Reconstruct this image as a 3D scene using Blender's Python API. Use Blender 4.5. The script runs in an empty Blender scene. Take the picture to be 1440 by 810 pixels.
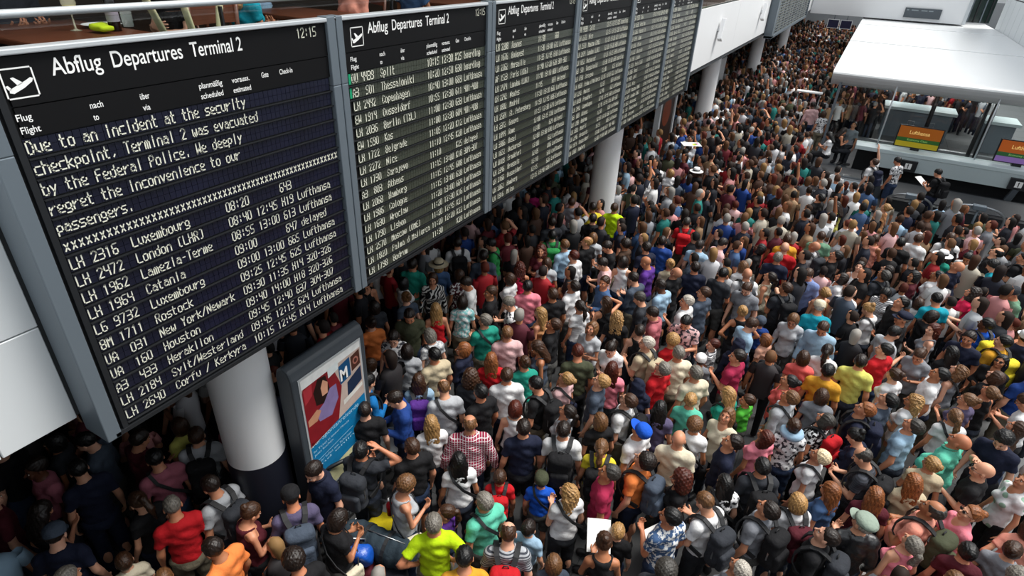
import bpy, math, random
import numpy as np
from mathutils import Vector, Matrix

random.seed(7)
SC = bpy.context.scene
COL = SC.collection

# ------------------------------------------------------------------ camera
CAM_H = 5.8                       # in layout units; the finished scene is scaled to metres by METRE at the end
METRE = 1.136
FOC = 833.83                      # focal length in pixels of a 1440 px wide frame
CX, CY = 720.0, 405.0
def _n(v): return v / np.linalg.norm(v)
_Y = _n(np.array([1257 - CX, -(-52 - CY), -FOC]))
_D = _n(np.array([655 - CX, -(1850 - CY), -FOC]))
_Z = -_D; _Z = _n(_Z - np.dot(_Z, _Y) * _Y); _X = np.cross(_Y, _Z)
ROT = np.array([_X, _Y, _Z])      # world <- camera
cam = bpy.data.objects.new('camera', bpy.data.cameras.new('camera'))
COL.objects.link(cam); SC.camera = cam
cam.data.sensor_width = 36; cam.data.lens = FOC / 1440 * 36
cam.data.clip_start = 0.05; cam.data.clip_end = 400
_m = Matrix(ROT.tolist()).to_4x4(); _m.translation = (0, 0, CAM_H)
cam.matrix_world = _m
def ray(x, y): return ROT @ np.array([x - CX, -(y - CY), -FOC])
def onz(x, y, z):
    r = ray(x, y); t = (z - CAM_H) / r[2]; return np.array([0, 0, CAM_H]) + t * r
def proj(p):
    c = ROT.T @ (np.array(p, float) - [0, 0, CAM_H]); return (CX + FOC * c[0] / -c[2], CY - FOC * c[1] / -c[2])

# ------------------------------------------------------------------ light
W = bpy.data.worlds.new('overcast'); SC.world = W; W.use_nodes = True
W.node_tree.nodes['Background'].inputs[0].default_value = (0.90, 0.95, 1.0, 1)
W.node_tree.nodes['Background'].inputs[1].default_value = 1.3
sun = bpy.data.lights.new('sun', 'SUN'); sun.energy = 4.6; sun.angle = math.radians(26); sun.color = (1, .96, .9)
so = bpy.data.objects.new('sun', sun); COL.objects.link(so)
so.rotation_euler = Vector((-.42, -.30, -1)).to_track_quat('-Z', 'Y').to_euler()
SC.view_settings.view_transform = 'Standard'; SC.view_settings.look = 'None'
SC.view_settings.gamma = 1; SC.view_settings.use_curve_mapping = False
SC.view_settings.exposure = 0.0

# ------------------------------------------------------------------ materials
def hexc(h):
    h = h.lstrip('#'); c = [int(h[i:i + 2], 16) / 255 for i in (0, 2, 4)]
    return tuple((v / 12.92 if v <= .04045 else ((v + .055) / 1.055) ** 2.4) for v in c) + (1,)
def mat(name, col=(.5, .5, .5, 1), rough=.5, metal=0, noise=0, nscale=20, bump=0, bscale=60, emit=0, trans=0, alpha=1, spec=.5):
    m = bpy.data.materials.new(name); m.use_nodes = True
    nt = m.node_tree; b = nt.nodes['Principled BSDF']
    if isinstance(col, str): col = hexc(col)
    b.inputs['Base Color'].default_value = col; b.inputs['Roughness'].default_value = rough
    b.inputs['Metallic'].default_value = metal; b.inputs['Specular IOR Level'].default_value = spec
    if trans: b.inputs['Transmission Weight'].default_value = trans
    if alpha < 1: b.inputs['Alpha'].default_value = alpha
    if emit: b.inputs['Emission Color'].default_value = col; b.inputs['Emission Strength'].default_value = emit
    tc = nt.nodes.new('ShaderNodeTexCoord')
    if noise:
        n = nt.nodes.new('ShaderNodeTexNoise'); n.inputs['Scale'].default_value = nscale; n.inputs['Detail'].default_value = 4
        nt.links.new(tc.outputs['Object'], n.inputs['Vector'])
        mx = nt.nodes.new('ShaderNodeMix'); mx.data_type = 'RGBA'
        mx.inputs[6].default_value = tuple(c * (1 - noise) for c in col[:3]) + (1,)
        mx.inputs[7].default_value = tuple(min(1, c * (1 + noise)) for c in col[:3]) + (1,)
        nt.links.new(n.outputs['Fac'], mx.inputs[0]); nt.links.new(mx.outputs[2], b.inputs['Base Color'])
    if bump:
        n = nt.nodes.new('ShaderNodeTexNoise'); n.inputs['Scale'].default_value = bscale
        nt.links.new(tc.outputs['Object'], n.inputs['Vector'])
        bp = nt.nodes.new('ShaderNodeBump'); bp.inputs['Strength'].default_value = bump
        nt.links.new(n.outputs['Fac'], bp.inputs['Height']); nt.links.new(bp.outputs[0], b.inputs['Normal'])
    return m

def omat(name, mode='plain', rough=.8, mult=(1, 1, 1), spec=.3):
    """material whose colour is the object's own colour, with a woven or strand pattern"""
    m = bpy.data.materials.new(name); m.use_nodes = True
    nt = m.node_tree; N = nt.nodes; Lk = nt.links; b = N['Principled BSDF']
    b.inputs['Roughness'].default_value = rough; b.inputs['Specular IOR Level'].default_value = spec
    oi = N.new('ShaderNodeObjectInfo'); tc = N.new('ShaderNodeTexCoord')
    def mix(fac, a, c, blend='MIX'):
        x = N.new('ShaderNodeMix'); x.data_type = 'RGBA'; x.blend_type = blend
        for i, v in ((0, fac), (6, a), (7, c)):
            if hasattr(v, 'links'): Lk.new(v, x.inputs[i])
            else: x.inputs[i].default_value = v
        return x.outputs[2]
    def noise(scale, vec=None, detail=3):
        n = N.new('ShaderNodeTexNoise'); n.inputs['Scale'].default_value = scale; n.inputs['Detail'].default_value = detail
        Lk.new(vec or tc.outputs['Object'], n.inputs['Vector']); return n.outputs['Fac']
    def step(v, a, c):
        r = N.new('ShaderNodeMapRange'); r.inputs[1].default_value = a; r.inputs[2].default_value = c
        Lk.new(v, r.inputs[0]); return r.outputs[0]
    def wave(axis, scale, thr):
        w = N.new('ShaderNodeTexWave'); w.bands_direction = axis; w.inputs['Scale'].default_value = scale
        Lk.new(tc.outputs['Object'], w.inputs['Vector']); return step(w.outputs['Fac'], thr, thr + .08)
    col = oi.outputs['Color']
    if mode == 'hair':
        mp = N.new('ShaderNodeMapping'); mp.inputs['Scale'].default_value = (90, 90, 14); Lk.new(tc.outputs['Object'], mp.inputs['Vector'])
        nz = noise(1.0, mp.outputs[0])
        col = mix(step(nz, .35, .7), mix(1.0, col, (.45, .42, .4, 1), 'MULTIPLY'), mix(1.0, col, (1.35, 1.3, 1.2, 1), 'MULTIPLY'))
        bp = N.new('ShaderNodeBump'); bp.inputs['Strength'].default_value = .5; bp.inputs['Distance'].default_value = .01
        Lk.new(nz, bp.inputs['Height']); Lk.new(bp.outputs[0], b.inputs['Normal'])
    elif mode == 'skin':
        col = mix(noise(14), mix(1.0, col, (.93, .86, .84, 1), 'MULTIPLY'), col)
        if mult != (1, 1, 1): col = mix(1.0, col, mult + (1,), 'MULTIPLY')
    else:
        if mode == 'plaid':
            col = mix(wave('X', 11, .86), mix(wave('X', 22, .7), col, mix(1.0, col, (.45, .3, .35, 1), 'MULTIPLY')), (.8, .72, .72, 1))
            col = mix(wave('Z', 11, .86), col, (.8, .72, .72, 1))
        elif mode == 'stripe': col = mix(wave('Z', 14, .55), col, (.05, .055, .07, 1))
        elif mode == 'hoop': col = mix(wave('Z', 9, .8), col, (.8, .8, .8, 1))
        elif mode == 'floral': col = mix(step(noise(26, None, 2), .5, .54), col, (.75, .76, .75, 1))
        elif mode == 'dark_floral': col = mix(step(noise(22, None, 2), .52, .56), col, (.04, .04, .05, 1))
        elif mode == 'zebra':
            w = N.new('ShaderNodeTexWave'); w.bands_direction = 'DIAGONAL'; w.inputs['Scale'].default_value = 9; w.inputs['Distortion'].default_value = 6
            Lk.new(tc.outputs['Object'], w.inputs['Vector']); col = mix(step(w.outputs['Fac'], .5, .6), col, (.75, .74, .7, 1))
        elif mode == 'graphic':
            v = N.new('ShaderNodeTexVoronoi'); v.inputs['Scale'].default_value = 9; Lk.new(tc.outputs['Object'], v.inputs['Vector'])
            col = mix(step(v.outputs['Distance'], .30, .26), col, (.25, .40, .30, 1))
        f = noise(9)
        col = mix(f, mix(1.0, col, (.86, .86, .88, 1), 'MULTIPLY'), col)
        bp = N.new('ShaderNodeBump'); bp.inputs['Strength'].default_value = .75; bp.inputs['Distance'].default_value = .03
        Lk.new(noise(11, None, 6), bp.inputs['Height']); Lk.new(bp.outputs[0], b.inputs['Normal'])
    Lk.new(col, b.inputs['Base Color'])
    return m

M = dict(
    skin=omat('skin', 'skin', .5, spec=.4), lips=omat('lips', 'skin', .45, (.78, .5, .48)), brow=omat('brow', 'skin', .8, (.3, .22, .18)),
    eyewhite=mat('eye_white', '#d8d4cc', .3), iris=mat('iris', '#2a1c14', .2),
    hair=omat('hair', 'hair', .45, spec=.45), cloth=omat('cloth', 'plain', .85),
    plaid=omat('plaid_cloth', 'plaid'), stripe=omat('striped_cloth', 'stripe'), hoop=omat('hooped_cloth', 'hoop'),
    floral=omat('floral_cloth', 'floral'), dark_floral=omat('dark_floral_cloth', 'dark_floral'), zebra=omat('zebra_cloth', 'zebra'),
    graphic=omat('graphic_cloth', 'graphic'), leather=omat('leather', 'plain', .35, spec=.6),
    shoe=mat('shoe_leather', '#2b2a2c', .5, noise=.3), strap=mat('strap_webbing', '#17181b', .7, bump=.2),
    white=mat('white_paint', '#e4e5e6', .45, noise=.015, nscale=3), white2=mat('white_panel', '#d5d9db', .4, noise=.02, nscale=2),
    frame=mat('grey_aluminium', '#6a747c', .45, metal=.35, noise=.04, nscale=4), frame_lt=mat('bright_aluminium', '#c3c8cb', .32, metal=.35),
    black=mat('board_black', '#08080a', .6, noise=.15, nscale=8, spec=.2), gap=mat('board_gap', '#08080a', .6),
    lettering=mat('white_lettering', '#e8e8e6', .6), flapletter=mat('flap_lettering', '#dcdccb', .6),
    steel=mat('steel', '#9a9da0', .3, metal=.9), dark=mat('dark_metal', '#1d1f22', .45, metal=.2, noise=.2), navy=mat('navy_cladding', '#10131f', .5),
    canopy=mat('canopy_white', '#d3d5d6', .35, noise=.015, nscale=1.2),
    greyplastic=mat('grey_plastic', '#3a4046', .5, noise=.08), seam=mat('panel_seam', '#3b3f42', .7),
    wood=mat('wood', '#5c3220', .4, noise=.35, nscale=14), counter=mat('counter_laminate', '#b9c6c8', .35, noise=.03), belt=mat('rubber_belt', '#35373a', .7, noise=.15, bump=.2),
)

def glass_mat(name, tint=(.93, .96, .95, 1)):
    m = bpy.data.materials.new(name); m.use_nodes = True; nt = m.node_tree; nt.nodes.remove(nt.nodes['Principled BSDF'])
    tr = nt.nodes.new('ShaderNodeBsdfTransparent'); tr.inputs[0].default_value = tint; gl = nt.nodes.new('ShaderNodeBsdfGlossy'); gl.inputs['Roughness'].default_value = .02
    fr = nt.nodes.new('ShaderNodeFresnel'); fr.inputs[0].default_value = 1.45; mx = nt.nodes.new('ShaderNodeMixShader')
    geo = nt.nodes.new('ShaderNodeNewGeometry'); inv = nt.nodes.new('ShaderNodeMath'); inv.operation = 'SUBTRACT'; inv.inputs[0].default_value = 1
    mul = nt.nodes.new('ShaderNodeMath'); mul.operation = 'MULTIPLY'; nt.links.new(geo.outputs['Backfacing'], inv.inputs[1])
    nt.links.new(fr.outputs[0], mul.inputs[0]); nt.links.new(inv.outputs[0], mul.inputs[1]); nt.links.new(mul.outputs[0], mx.inputs[0]); nt.links.new(tr.outputs[0], mx.inputs[1]); nt.links.new(gl.outputs[0], mx.inputs[2]); nt.links.new(mx.outputs[0], nt.nodes['Material Output'].inputs[0])
    return m
M['glass'] = glass_mat('clear_glass')
# ------------------------------------------------------------------ mesh helpers
def tag(o, label=None, cat=None, group=None, kind=None):
    if label: o['label'] = label
    if cat: o['category'] = cat
    if group: o['group'] = group
    if kind: o['kind'] = kind
    return o
def empty(name, loc=(0, 0, 0), rz=0, **k):
    o = bpy.data.objects.new(name, None); COL.objects.link(o); o.location = loc; o.rotation_euler = (0, 0, rz)
    o.empty_display_size = .1
    return tag(o, **k)
class MB:
    def __init__(s): s.v = []; s.f = []; s.m = []; s.sm = []
    def add(s, vs, fs, mi=0, smooth=False):
        b = len(s.v); s.v += [tuple(p) for p in vs]; s.f += [tuple(b + i for i in f) for f in fs]
        s.m += [mi] * len(fs); s.sm += [smooth] * len(fs); return s
    def box(s, x0, x1, y0, y1, z0, z1, mi=0):
        return s.add([(x0, y0, z0), (x1, y0, z0), (x1, y1, z0), (x0, y1, z0), (x0, y0, z1), (x1, y0, z1), (x1, y1, z1), (x0, y1, z1)],
                     [(0, 3, 2, 1), (4, 5, 6, 7), (0, 1, 5, 4), (1, 2, 6, 5), (2, 3, 7, 6), (3, 0, 4, 7)], mi)
    def prism(s, poly, axis, a, b, mi=0, smooth=False):
        """extrude 2-D polygon along axis; poly coordinates are the other two axes in order"""
        def P(u, v, w): return {'x': (w, u, v), 'y': (u, w, v), 'z': (u, v, w)}[axis]
        n = len(poly); vs = [P(u, v, a) for u, v in poly] + [P(u, v, b) for u, v in poly]
        base = len(s.v)
        s.add(vs, [tuple(range(n))[::-1], tuple(range(n, 2 * n))], mi)
        s.f += [tuple(base + i for i in (k, (k + 1) % n, n + (k + 1) % n, n + k)) for k in range(n)]
        s.m += [mi] * n; s.sm += [smooth] * n; return s
    def tube(s, pts, r, n=8, mi=0, cap=True):
        pts = [Vector(p) for p in pts]; rs = r if isinstance(r, (list, tuple)) else [r] * len(pts)
        vs = []; up = Vector((0, 0, 1))
        for i, p in enumerate(pts):
            d = (pts[min(i + 1, len(pts) - 1)] - pts[max(i - 1, 0)]).normalized()
            a = d.cross(up)
            if a.length < 1e-3: a = d.cross(Vector((1, 0, 0)))
            a.normalize(); b = d.cross(a)
            vs += [p + (a * math.cos(t) + b * math.sin(t)) * rs[i] for t in [2 * math.pi * k / n for k in range(n)]]
        fs = [(i * n + k, i * n + (k + 1) % n, (i + 1) * n + (k + 1) % n, (i + 1) * n + k) for i in range(len(pts) - 1) for k in range(n)]
        s.add(vs, fs, mi, True)
        if cap:
            b = len(s.v) - len(vs); s.f += [tuple(b + k for k in range(n))[::-1], tuple(b + (len(pts) - 1) * n + k for k in range(n))]; s.m += [mi] * 2; s.sm += [False] * 2
        return s
    def lathe(s, prof, c=(0, 0, 0), n=16, mi=0):
        vs = [(c[0] + r * math.cos(2 * math.pi * k / n), c[1] + r * math.sin(2 * math.pi * k / n), c[2] + z) for r, z in prof for k in range(n)]
        fs = [(i * n + k, i * n + (k + 1) % n, (i + 1) * n + (k + 1) % n, (i + 1) * n + k) for i in range(len(prof) - 1) for k in range(n)]
        return s.add(vs, fs, mi, True)
    def ribbon(s, pts, nrm, w, th, mi=0):
        """flat strap along pts, nrm = outward normals"""
        pts = [Vector(p) for p in pts]; vs = []
        for i, p in enumerate(pts):
            d = (pts[min(i + 1, len(pts) - 1)] - pts[max(i - 1, 0)]).normalized(); n = Vector(nrm[i]).normalized(); a = d.cross(n).normalized()
            vs += [p + a * w / 2, p + a * w / 2 + n * th, p - a * w / 2 + n * th, p - a * w / 2]
        fs = [(i * 4 + k, i * 4 + (k + 1) % 4, (i + 1) * 4 + (k + 1) % 4, (i + 1) * 4 + k) for i in range(len(pts) - 1) for k in range(4)]
        e = (len(pts) - 1) * 4
        return s.add(vs, fs + [(0, 1, 2, 3), (e + 3, e + 2, e + 1, e)], mi)
    def mesh(s, name, mats):
        me = bpy.data.meshes.new(name); me.from_pydata(s.v, [], s.f)
        me.polygons.foreach_set('material_index', s.m); me.polygons.foreach_set('use_smooth', s.sm)
        for m in mats: me.materials.append(m)
        me.update(); return me
    def build(s, name, mats, parent=None, **k):
        if not isinstance(mats, (list, tuple)): mats = [mats]
        return link(name, s.mesh(name, mats), parent, **k)
def link(name, me, parent=None, loc=None, **k):
    o = bpy.data.objects.new(name, me); COL.objects.link(o)
    if parent: o.parent = parent
    if loc is not None: o.location = loc
    return tag(o, **k)
def bevel(o, w=.01, seg=2):
    m = o.modifiers.new('bevel', 'BEVEL'); m.width = w; m.segments = seg; m.limit_method = 'ANGLE'; return o

# ------------------------------------------------------------------ implicit surfaces (surface nets) for bodies, hair and clothes
def axis(lo, hi, fine, hf, hc):
    out = [lo]
    while out[-1] < hi:
        x = out[-1]; h = hf if any(a - hc * .5 <= x < b for a, b in fine) else hc
        out.append(x + h)
    return np.array(out, np.float32)
class Field:
    def __init__(s, xs, ys, zs):
        s.ax = (xs, ys, zs); s.F = np.full((len(xs), len(ys), len(zs)), 1.0, np.float32)
    def _sl(s, lo, hi):
        sl = []
        for a, l, h in zip(s.ax, lo, hi):
            i, j = np.searchsorted(a, l), np.searchsorted(a, h); sl.append(slice(int(i), int(max(j, i))))
        X, Y, Z = (a[k] for a, k in zip(s.ax, sl))
        return tuple(sl), X[:, None, None], Y[None, :, None], Z[None, None, :]
    def _op(s, d, sl, k, sub):
        A = s.F[sl]
        if sub:
            B = -d; h = np.clip(.5 - .5 * (A - B) / k, 0, 1); s.F[sl] = A * (1 - h) + B * h + k * h * (1 - h)
        else:
            h = np.clip(.5 + .5 * (A - d) / k, 0, 1); s.F[sl] = A * (1 - h) + d * h - k * h * (1 - h)
    def ell(s, c, r, k=.03, R=None, sub=False):
        m = max(r) + k + .03 if R is not None else None
        lo = [c[i] - (m or r[i] + k + .03) for i in range(3)]; hi = [c[i] + (m or r[i] + k + .03) for i in range(3)]
        sl, X, Y, Z = s._sl(lo, hi); x, y, z = X - c[0], Y - c[1], Z - c[2]
        if R is not None:
            x, y, z = (R[0][i] * x + R[1][i] * y + R[2][i] * z for i in range(3))
        k0 = np.sqrt((x / r[0]) ** 2 + (y / r[1]) ** 2 + (z / r[2]) ** 2) + 1e-6
        k1 = np.sqrt((x / r[0] ** 2) ** 2 + (y / r[1] ** 2) ** 2 + (z / r[2] ** 2) ** 2) + 1e-6
        s._op(k0 * (k0 - 1) / k1, sl, k, sub)
    def cap(s, a, b, ra, rb=None, k=.02, sub=False, ends=None):
        rb = ra if rb is None else rb; a = np.array(a, float); b = np.array(b, float); m = max(ra, rb) + k + .03
        sl, X, Y, Z = s._sl(np.minimum(a, b) - m, np.maximum(a, b) + m)
        d = b - a; L2 = max(float(d @ d), 1e-9)
        t = ((X - a[0]) * d[0] + (Y - a[1]) * d[1] + (Z - a[2]) * d[2]) / L2
        tc = np.clip(t, 0, 1)
        q = np.sqrt((X - a[0] - tc * d[0]) ** 2 + (Y - a[1] - tc * d[1]) ** 2 + (Z - a[2] - tc * d[2]) ** 2) - (ra + (rb - ra) * tc)
        if ends: q = np.maximum(q, (t - ends) * math.sqrt(L2))
        s._op(q, sl, k, sub)
    def box(s, c, h, r, k=.01, sub=False):
        m = k + r + .03; lo = [c[i] - h[i] - m for i in range(3)]; hi = [c[i] + h[i] + m for i in range(3)]
        sl, X, Y, Z = s._sl(lo, hi); q = [np.abs(v - c[i]) - (h[i] - r) for i, v in enumerate((X, Y, Z))]
        d = np.sqrt(sum(np.maximum(v, 0) ** 2 for v in q)) + np.minimum(np.maximum(np.maximum(q[0], q[1]), q[2]), 0) - r
        s._op(d, sl, k, sub)
    def plane(s, n, c, k=.008):
        """keep the side where n.p < c"""
        X, Y, Z = s.ax; B = (n[0] * X[:, None, None] + n[1] * Y[None, :, None] + n[2] * Z[None, None, :] - c)
        h = np.clip(.5 - .5 * (s.F - B) / k, 0, 1); s.F = s.F * (1 - h) + B * h + k * h * (1 - h)
    def warp(s, fn):
        X, Y, Z = s.ax; s.F = s.F + fn(X[:, None, None], Y[None, :, None], Z[None, None, :]).astype(np.float32)
    def mesh(s):
        F = s.F; F[0] = F[-1] = 1; F[:, 0] = F[:, -1] = 1; F[:, :, 0] = F[:, :, -1] = 1
        S = F < 0; nx, ny, nz = F.shape
        C = np.zeros((nx - 1, ny - 1, nz - 1), np.int8)
        offs = [(i, j, k) for i in (0, 1) for j in (0, 1) for k in (0, 1)]
        for i, j, k in offs: C += S[i:nx - 1 + i, j:ny - 1 + j, k:nz - 1 + k]
        act = (C > 0) & (C < 8); I = np.argwhere(act); ID = np.full(act.shape, -1, np.int64); ID[act] = np.arange(len(I))
        V = np.stack([F[I[:, 0] + i, I[:, 1] + j, I[:, 2] + k] for i, j, k in offs], 1)
        P = np.stack([np.stack([s.ax[0][I[:, 0] + i], s.ax[1][I[:, 1] + j], s.ax[2][I[:, 2] + k]], 1) for i, j, k in offs], 1)
        acc = np.zeros((len(I), 3)); cnt = np.zeros(len(I))
        for a in range(8):
            for b in range(a + 1, 8):
                if sum(offs[a][q] != offs[b][q] for q in range(3)) != 1: continue
                va, vb = V[:, a], V[:, b]; m = (va < 0) != (vb < 0); t = va[m] / (va[m] - vb[m])
                acc[m] += P[m, a] + (P[m, b] - P[m, a]) * t[:, None]; cnt[m] += 1
        verts = acc / cnt[:, None]; quads = []
        for ax in range(3):
            sh = [slice(1, -1)] * 3; sh[ax] = slice(0, -1); sh2 = list(sh); sh2[ax] = slice(1, None)
            A = S[tuple(sh)]; B = S[tuple(sh2)]
            E = np.argwhere(A != B); fl = A[A != B]
            E[:, [q for q in range(3) if q != ax]] += 1
            u, v = [q for q in range(3) if q != ax]
            def g(du, dv):
                c = E.copy(); c[:, u] -= du; c[:, v] -= dv; return ID[c[:, 0], c[:, 1], c[:, 2]]
            q4 = np.stack([g(1, 1), g(0, 1), g(0, 0), g(1, 0)], 1)
            flip = fl if ax != 1 else ~fl
            q4[~flip] = q4[~flip][:, ::-1]; quads.append(q4)
        return verts, np.concatenate(quads)
def np_mesh(name, v, q, mats, mi=None, smooth=True):
    me = bpy.data.meshes.new(name); n = len(q); w = q.shape[1]
    me.vertices.add(len(v)); me.vertices.foreach_set('co', np.asarray(v, np.float32).ravel())
    me.loops.add(n * w); me.loops.foreach_set('vertex_index', q.astype(np.int32).ravel())
    me.polygons.add(n); me.polygons.foreach_set('loop_start', np.arange(0, n * w, w, dtype=np.int32))
    me.polygons.foreach_set('loop_total', np.full(n, w, np.int32))
    me.polygons.foreach_set('use_smooth', np.full(n, smooth, bool))
    if mi is not None: me.polygons.foreach_set('material_index', mi.astype(np.int32))
    for m in mats: me.materials.append(m)
    me.update(calc_edges=True); return me
# ------------------------------------------------------------------ people: skeletons, bodies, clothes, hair
BUILD = dict(
    m=dict(scale=.880, sh=.166, hip=.150, wai=.139, arm=.93, hd=1.0, bust=0, belly=0),
    f=dict(scale=.822, sh=.150, hip=.163, wai=.122, arm=.80, hd=1.02, bust=1, belly=0),
    h=dict(scale=.888, sh=.184, hip=.176, wai=.178, arm=1.05, hd=1.02, bust=0, belly=1),
    c=dict(scale=.65, sh=.165, hip=.150, wai=.145, arm=.95, hd=1.22, bust=0, belly=0))
# pose: right and left (elbow, wrist, hand direction, palm normal, finger curl), head pitch (+ up), head yaw
def _sym(e, w, d, n, c): return (e, w, d, n, c), (e, w, d, n, c)
DOWN = ((.25, -.03, 1.14), (.27, .06, .90), (0, .15, -1), (-1, .2, 0), .35)
BENT = ((.24, .02, 1.15), (.11, .23, 1.19), (-.35, .8, .3), (-.5, 0, 1), .75)
POSES = dict(
    s=(DOWN, DOWN, 0, 0), u=(DOWN, DOWN, 26, 0), d=(DOWN, DOWN, -24, 0), l=(DOWN, BENT, 8, 28),
    p=(BENT, BENT, -28, 0), w=(BENT, DOWN, -22, 8),
    c=(((.25, .06, 1.16), (.03, .20, 1.20), (-1, .1, .12), (0, -1, 0), .25), ((.25, .06, 1.15), (.03, .16, 1.15), (-1, .1, .1), (0, -1, 0), .25), 22, 0),
    h=(((.42, .13, 1.47), (.20, .10, 1.62), (-.75, -.1, .5), (-.5, 0, -.8), .3), BENT, 6, 15),
    r=(((.29, .06, 1.69), (.25, .13, 1.93), (0, .1, 1), (0, 1, 0), .2), DOWN, 14, 0),
    g=(((.26, -.03, 1.15), (.15, .14, 1.30), (-.5, .1, .75), (0, -1, 0), 1.0), ((.26, -.03, 1.15), (.15, .14, 1.30), (-.5, .1, .75), (0, -1, 0), 1.0), 12, 0),
    k=(((.37, -.13, 1.23), (.21, -.02, 1.07), (-.5, .7, -.5), (-.6, -.5, 0), .4), ((.37, -.13, 1.23), (.21, -.02, 1.07), (-.5, .7, -.5), (-.6, -.5, 0), .4), 0, 0))
def rotm(pitch, yaw):
    p, y = math.radians(pitch), math.radians(yaw)
    Rx = np.array([[1, 0, 0], [0, math.cos(p), -math.sin(p)], [0, math.sin(p), math.cos(p)]])
    Rz = np.array([[math.cos(y), -math.sin(y), 0], [math.sin(y), math.cos(y), 0], [0, 0, 1]])
    return Rz @ Rx
class Skel:
    def __init__(s, b, pose):
        s.sit = pose[0] == 'S'; pose = pose.lstrip('S'); s.b = BUILD[b]; s.build = b; P = POSES[pose]; B = s.b; k = B['sh'] - .19
        s.arms = []
        for sg, A in ((1, P[0]), (-1, P[1])):
            e, w, d, n, c = A
            f = lambda q, sh=True: np.array([sg * (q[0] + (k if sh else 0)), q[1], q[2]], float)
            S = np.array([sg * B['sh'], -.01, 1.405]); E = f(e); Wr = f(w)
            if abs(e[0] - .25) < .02 and B['belly'] and w == DOWN[1]: E[0] += sg * .04; Wr[0] += sg * .05
            if B['belly'] and w[1] > .12: Wr[1] += .07
            if B['bust'] and w == DOWN[1]: Wr[0] += sg * .015
            s.arms.append((sg, S, E, Wr, _n(f(d, False)), _n(f(n, False)), c))
        s.hR = rotm(P[2], P[3]); s.h0 = np.array([0, .012 + .0006 * (-P[2]), 1.535 + .0003 * P[2]]); s.hs = B['hd']
    def H(s, p): return s.h0 + s.hR @ (np.array(p, float) * s.hs)
    def hand(s, a):
        sg, S, E, Wr, d, n, c = a; n = _n(n - d * (n @ d)); side = np.cross(n, d) * (-sg)      # thumb side
        fings = []
        for i, off in enumerate((.027, .009, -.010, -.028)):
            ln = (.92, 1, .93, .74)[i]; base = Wr + d * (.088 - .004 * abs(i - 1)) + side * off
            c1, c2 = c * .9 + .06 * i, c * 1.9 + .12 * i
            m1 = base + (d * math.cos(c1) + n * math.sin(c1) + side * (.10 - .07 * i)) * .043 * ln
            m2 = m1 + (d * math.cos(c2) + n * math.sin(c2) + side * (.10 - .07 * i)) * .038 * ln
            fings.append((Wr + d * .02 + side * off * .5, base, m1, m2))
        t0 = Wr + d * .022 + side * .022; t1 = t0 + (side * .75 + d * .6 + n * .25) * .040; t2 = t1 + (side * .35 + d * .85 + n * .35) * .032
        return fings, (t0, t1, t2)
def torso(F, B, o=0, legs=True):
    F.ell((0, 0, .95), (B['hip'] + o, .112 + o, .13 + o)); F.ell((0, 0, 1.10), (B['wai'] + o, .102 + o, .14 + o), .05)
    F.ell((0, 0, 1.29), (B['sh'] - .022 + o, .112 + o, .17 + o), .05)
    
    for sg in (1, -1): F.cap((0, -.012, 1.438), (sg * (B['sh'] - .02), -.012, 1.405), .060 + o, .050 + o, k=.04)
    if B['bust']:
        for sg in (1, -1): F.ell((sg * .068, .085, 1.285), (.058 + o, .052 + o, .055 + o), .03)
    if B['belly']: F.ell((0, .07, 1.09), (.185 + o, .165 + o, .175 + o), .05); F.ell((0, -.02, 1.0), (.19 + o, .13 + o, .15 + o), .04)
_mats_body = [M['skin'], M['lips'], M['brow'], M['eyewhite'], M['iris']]
_cache = {}
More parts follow.
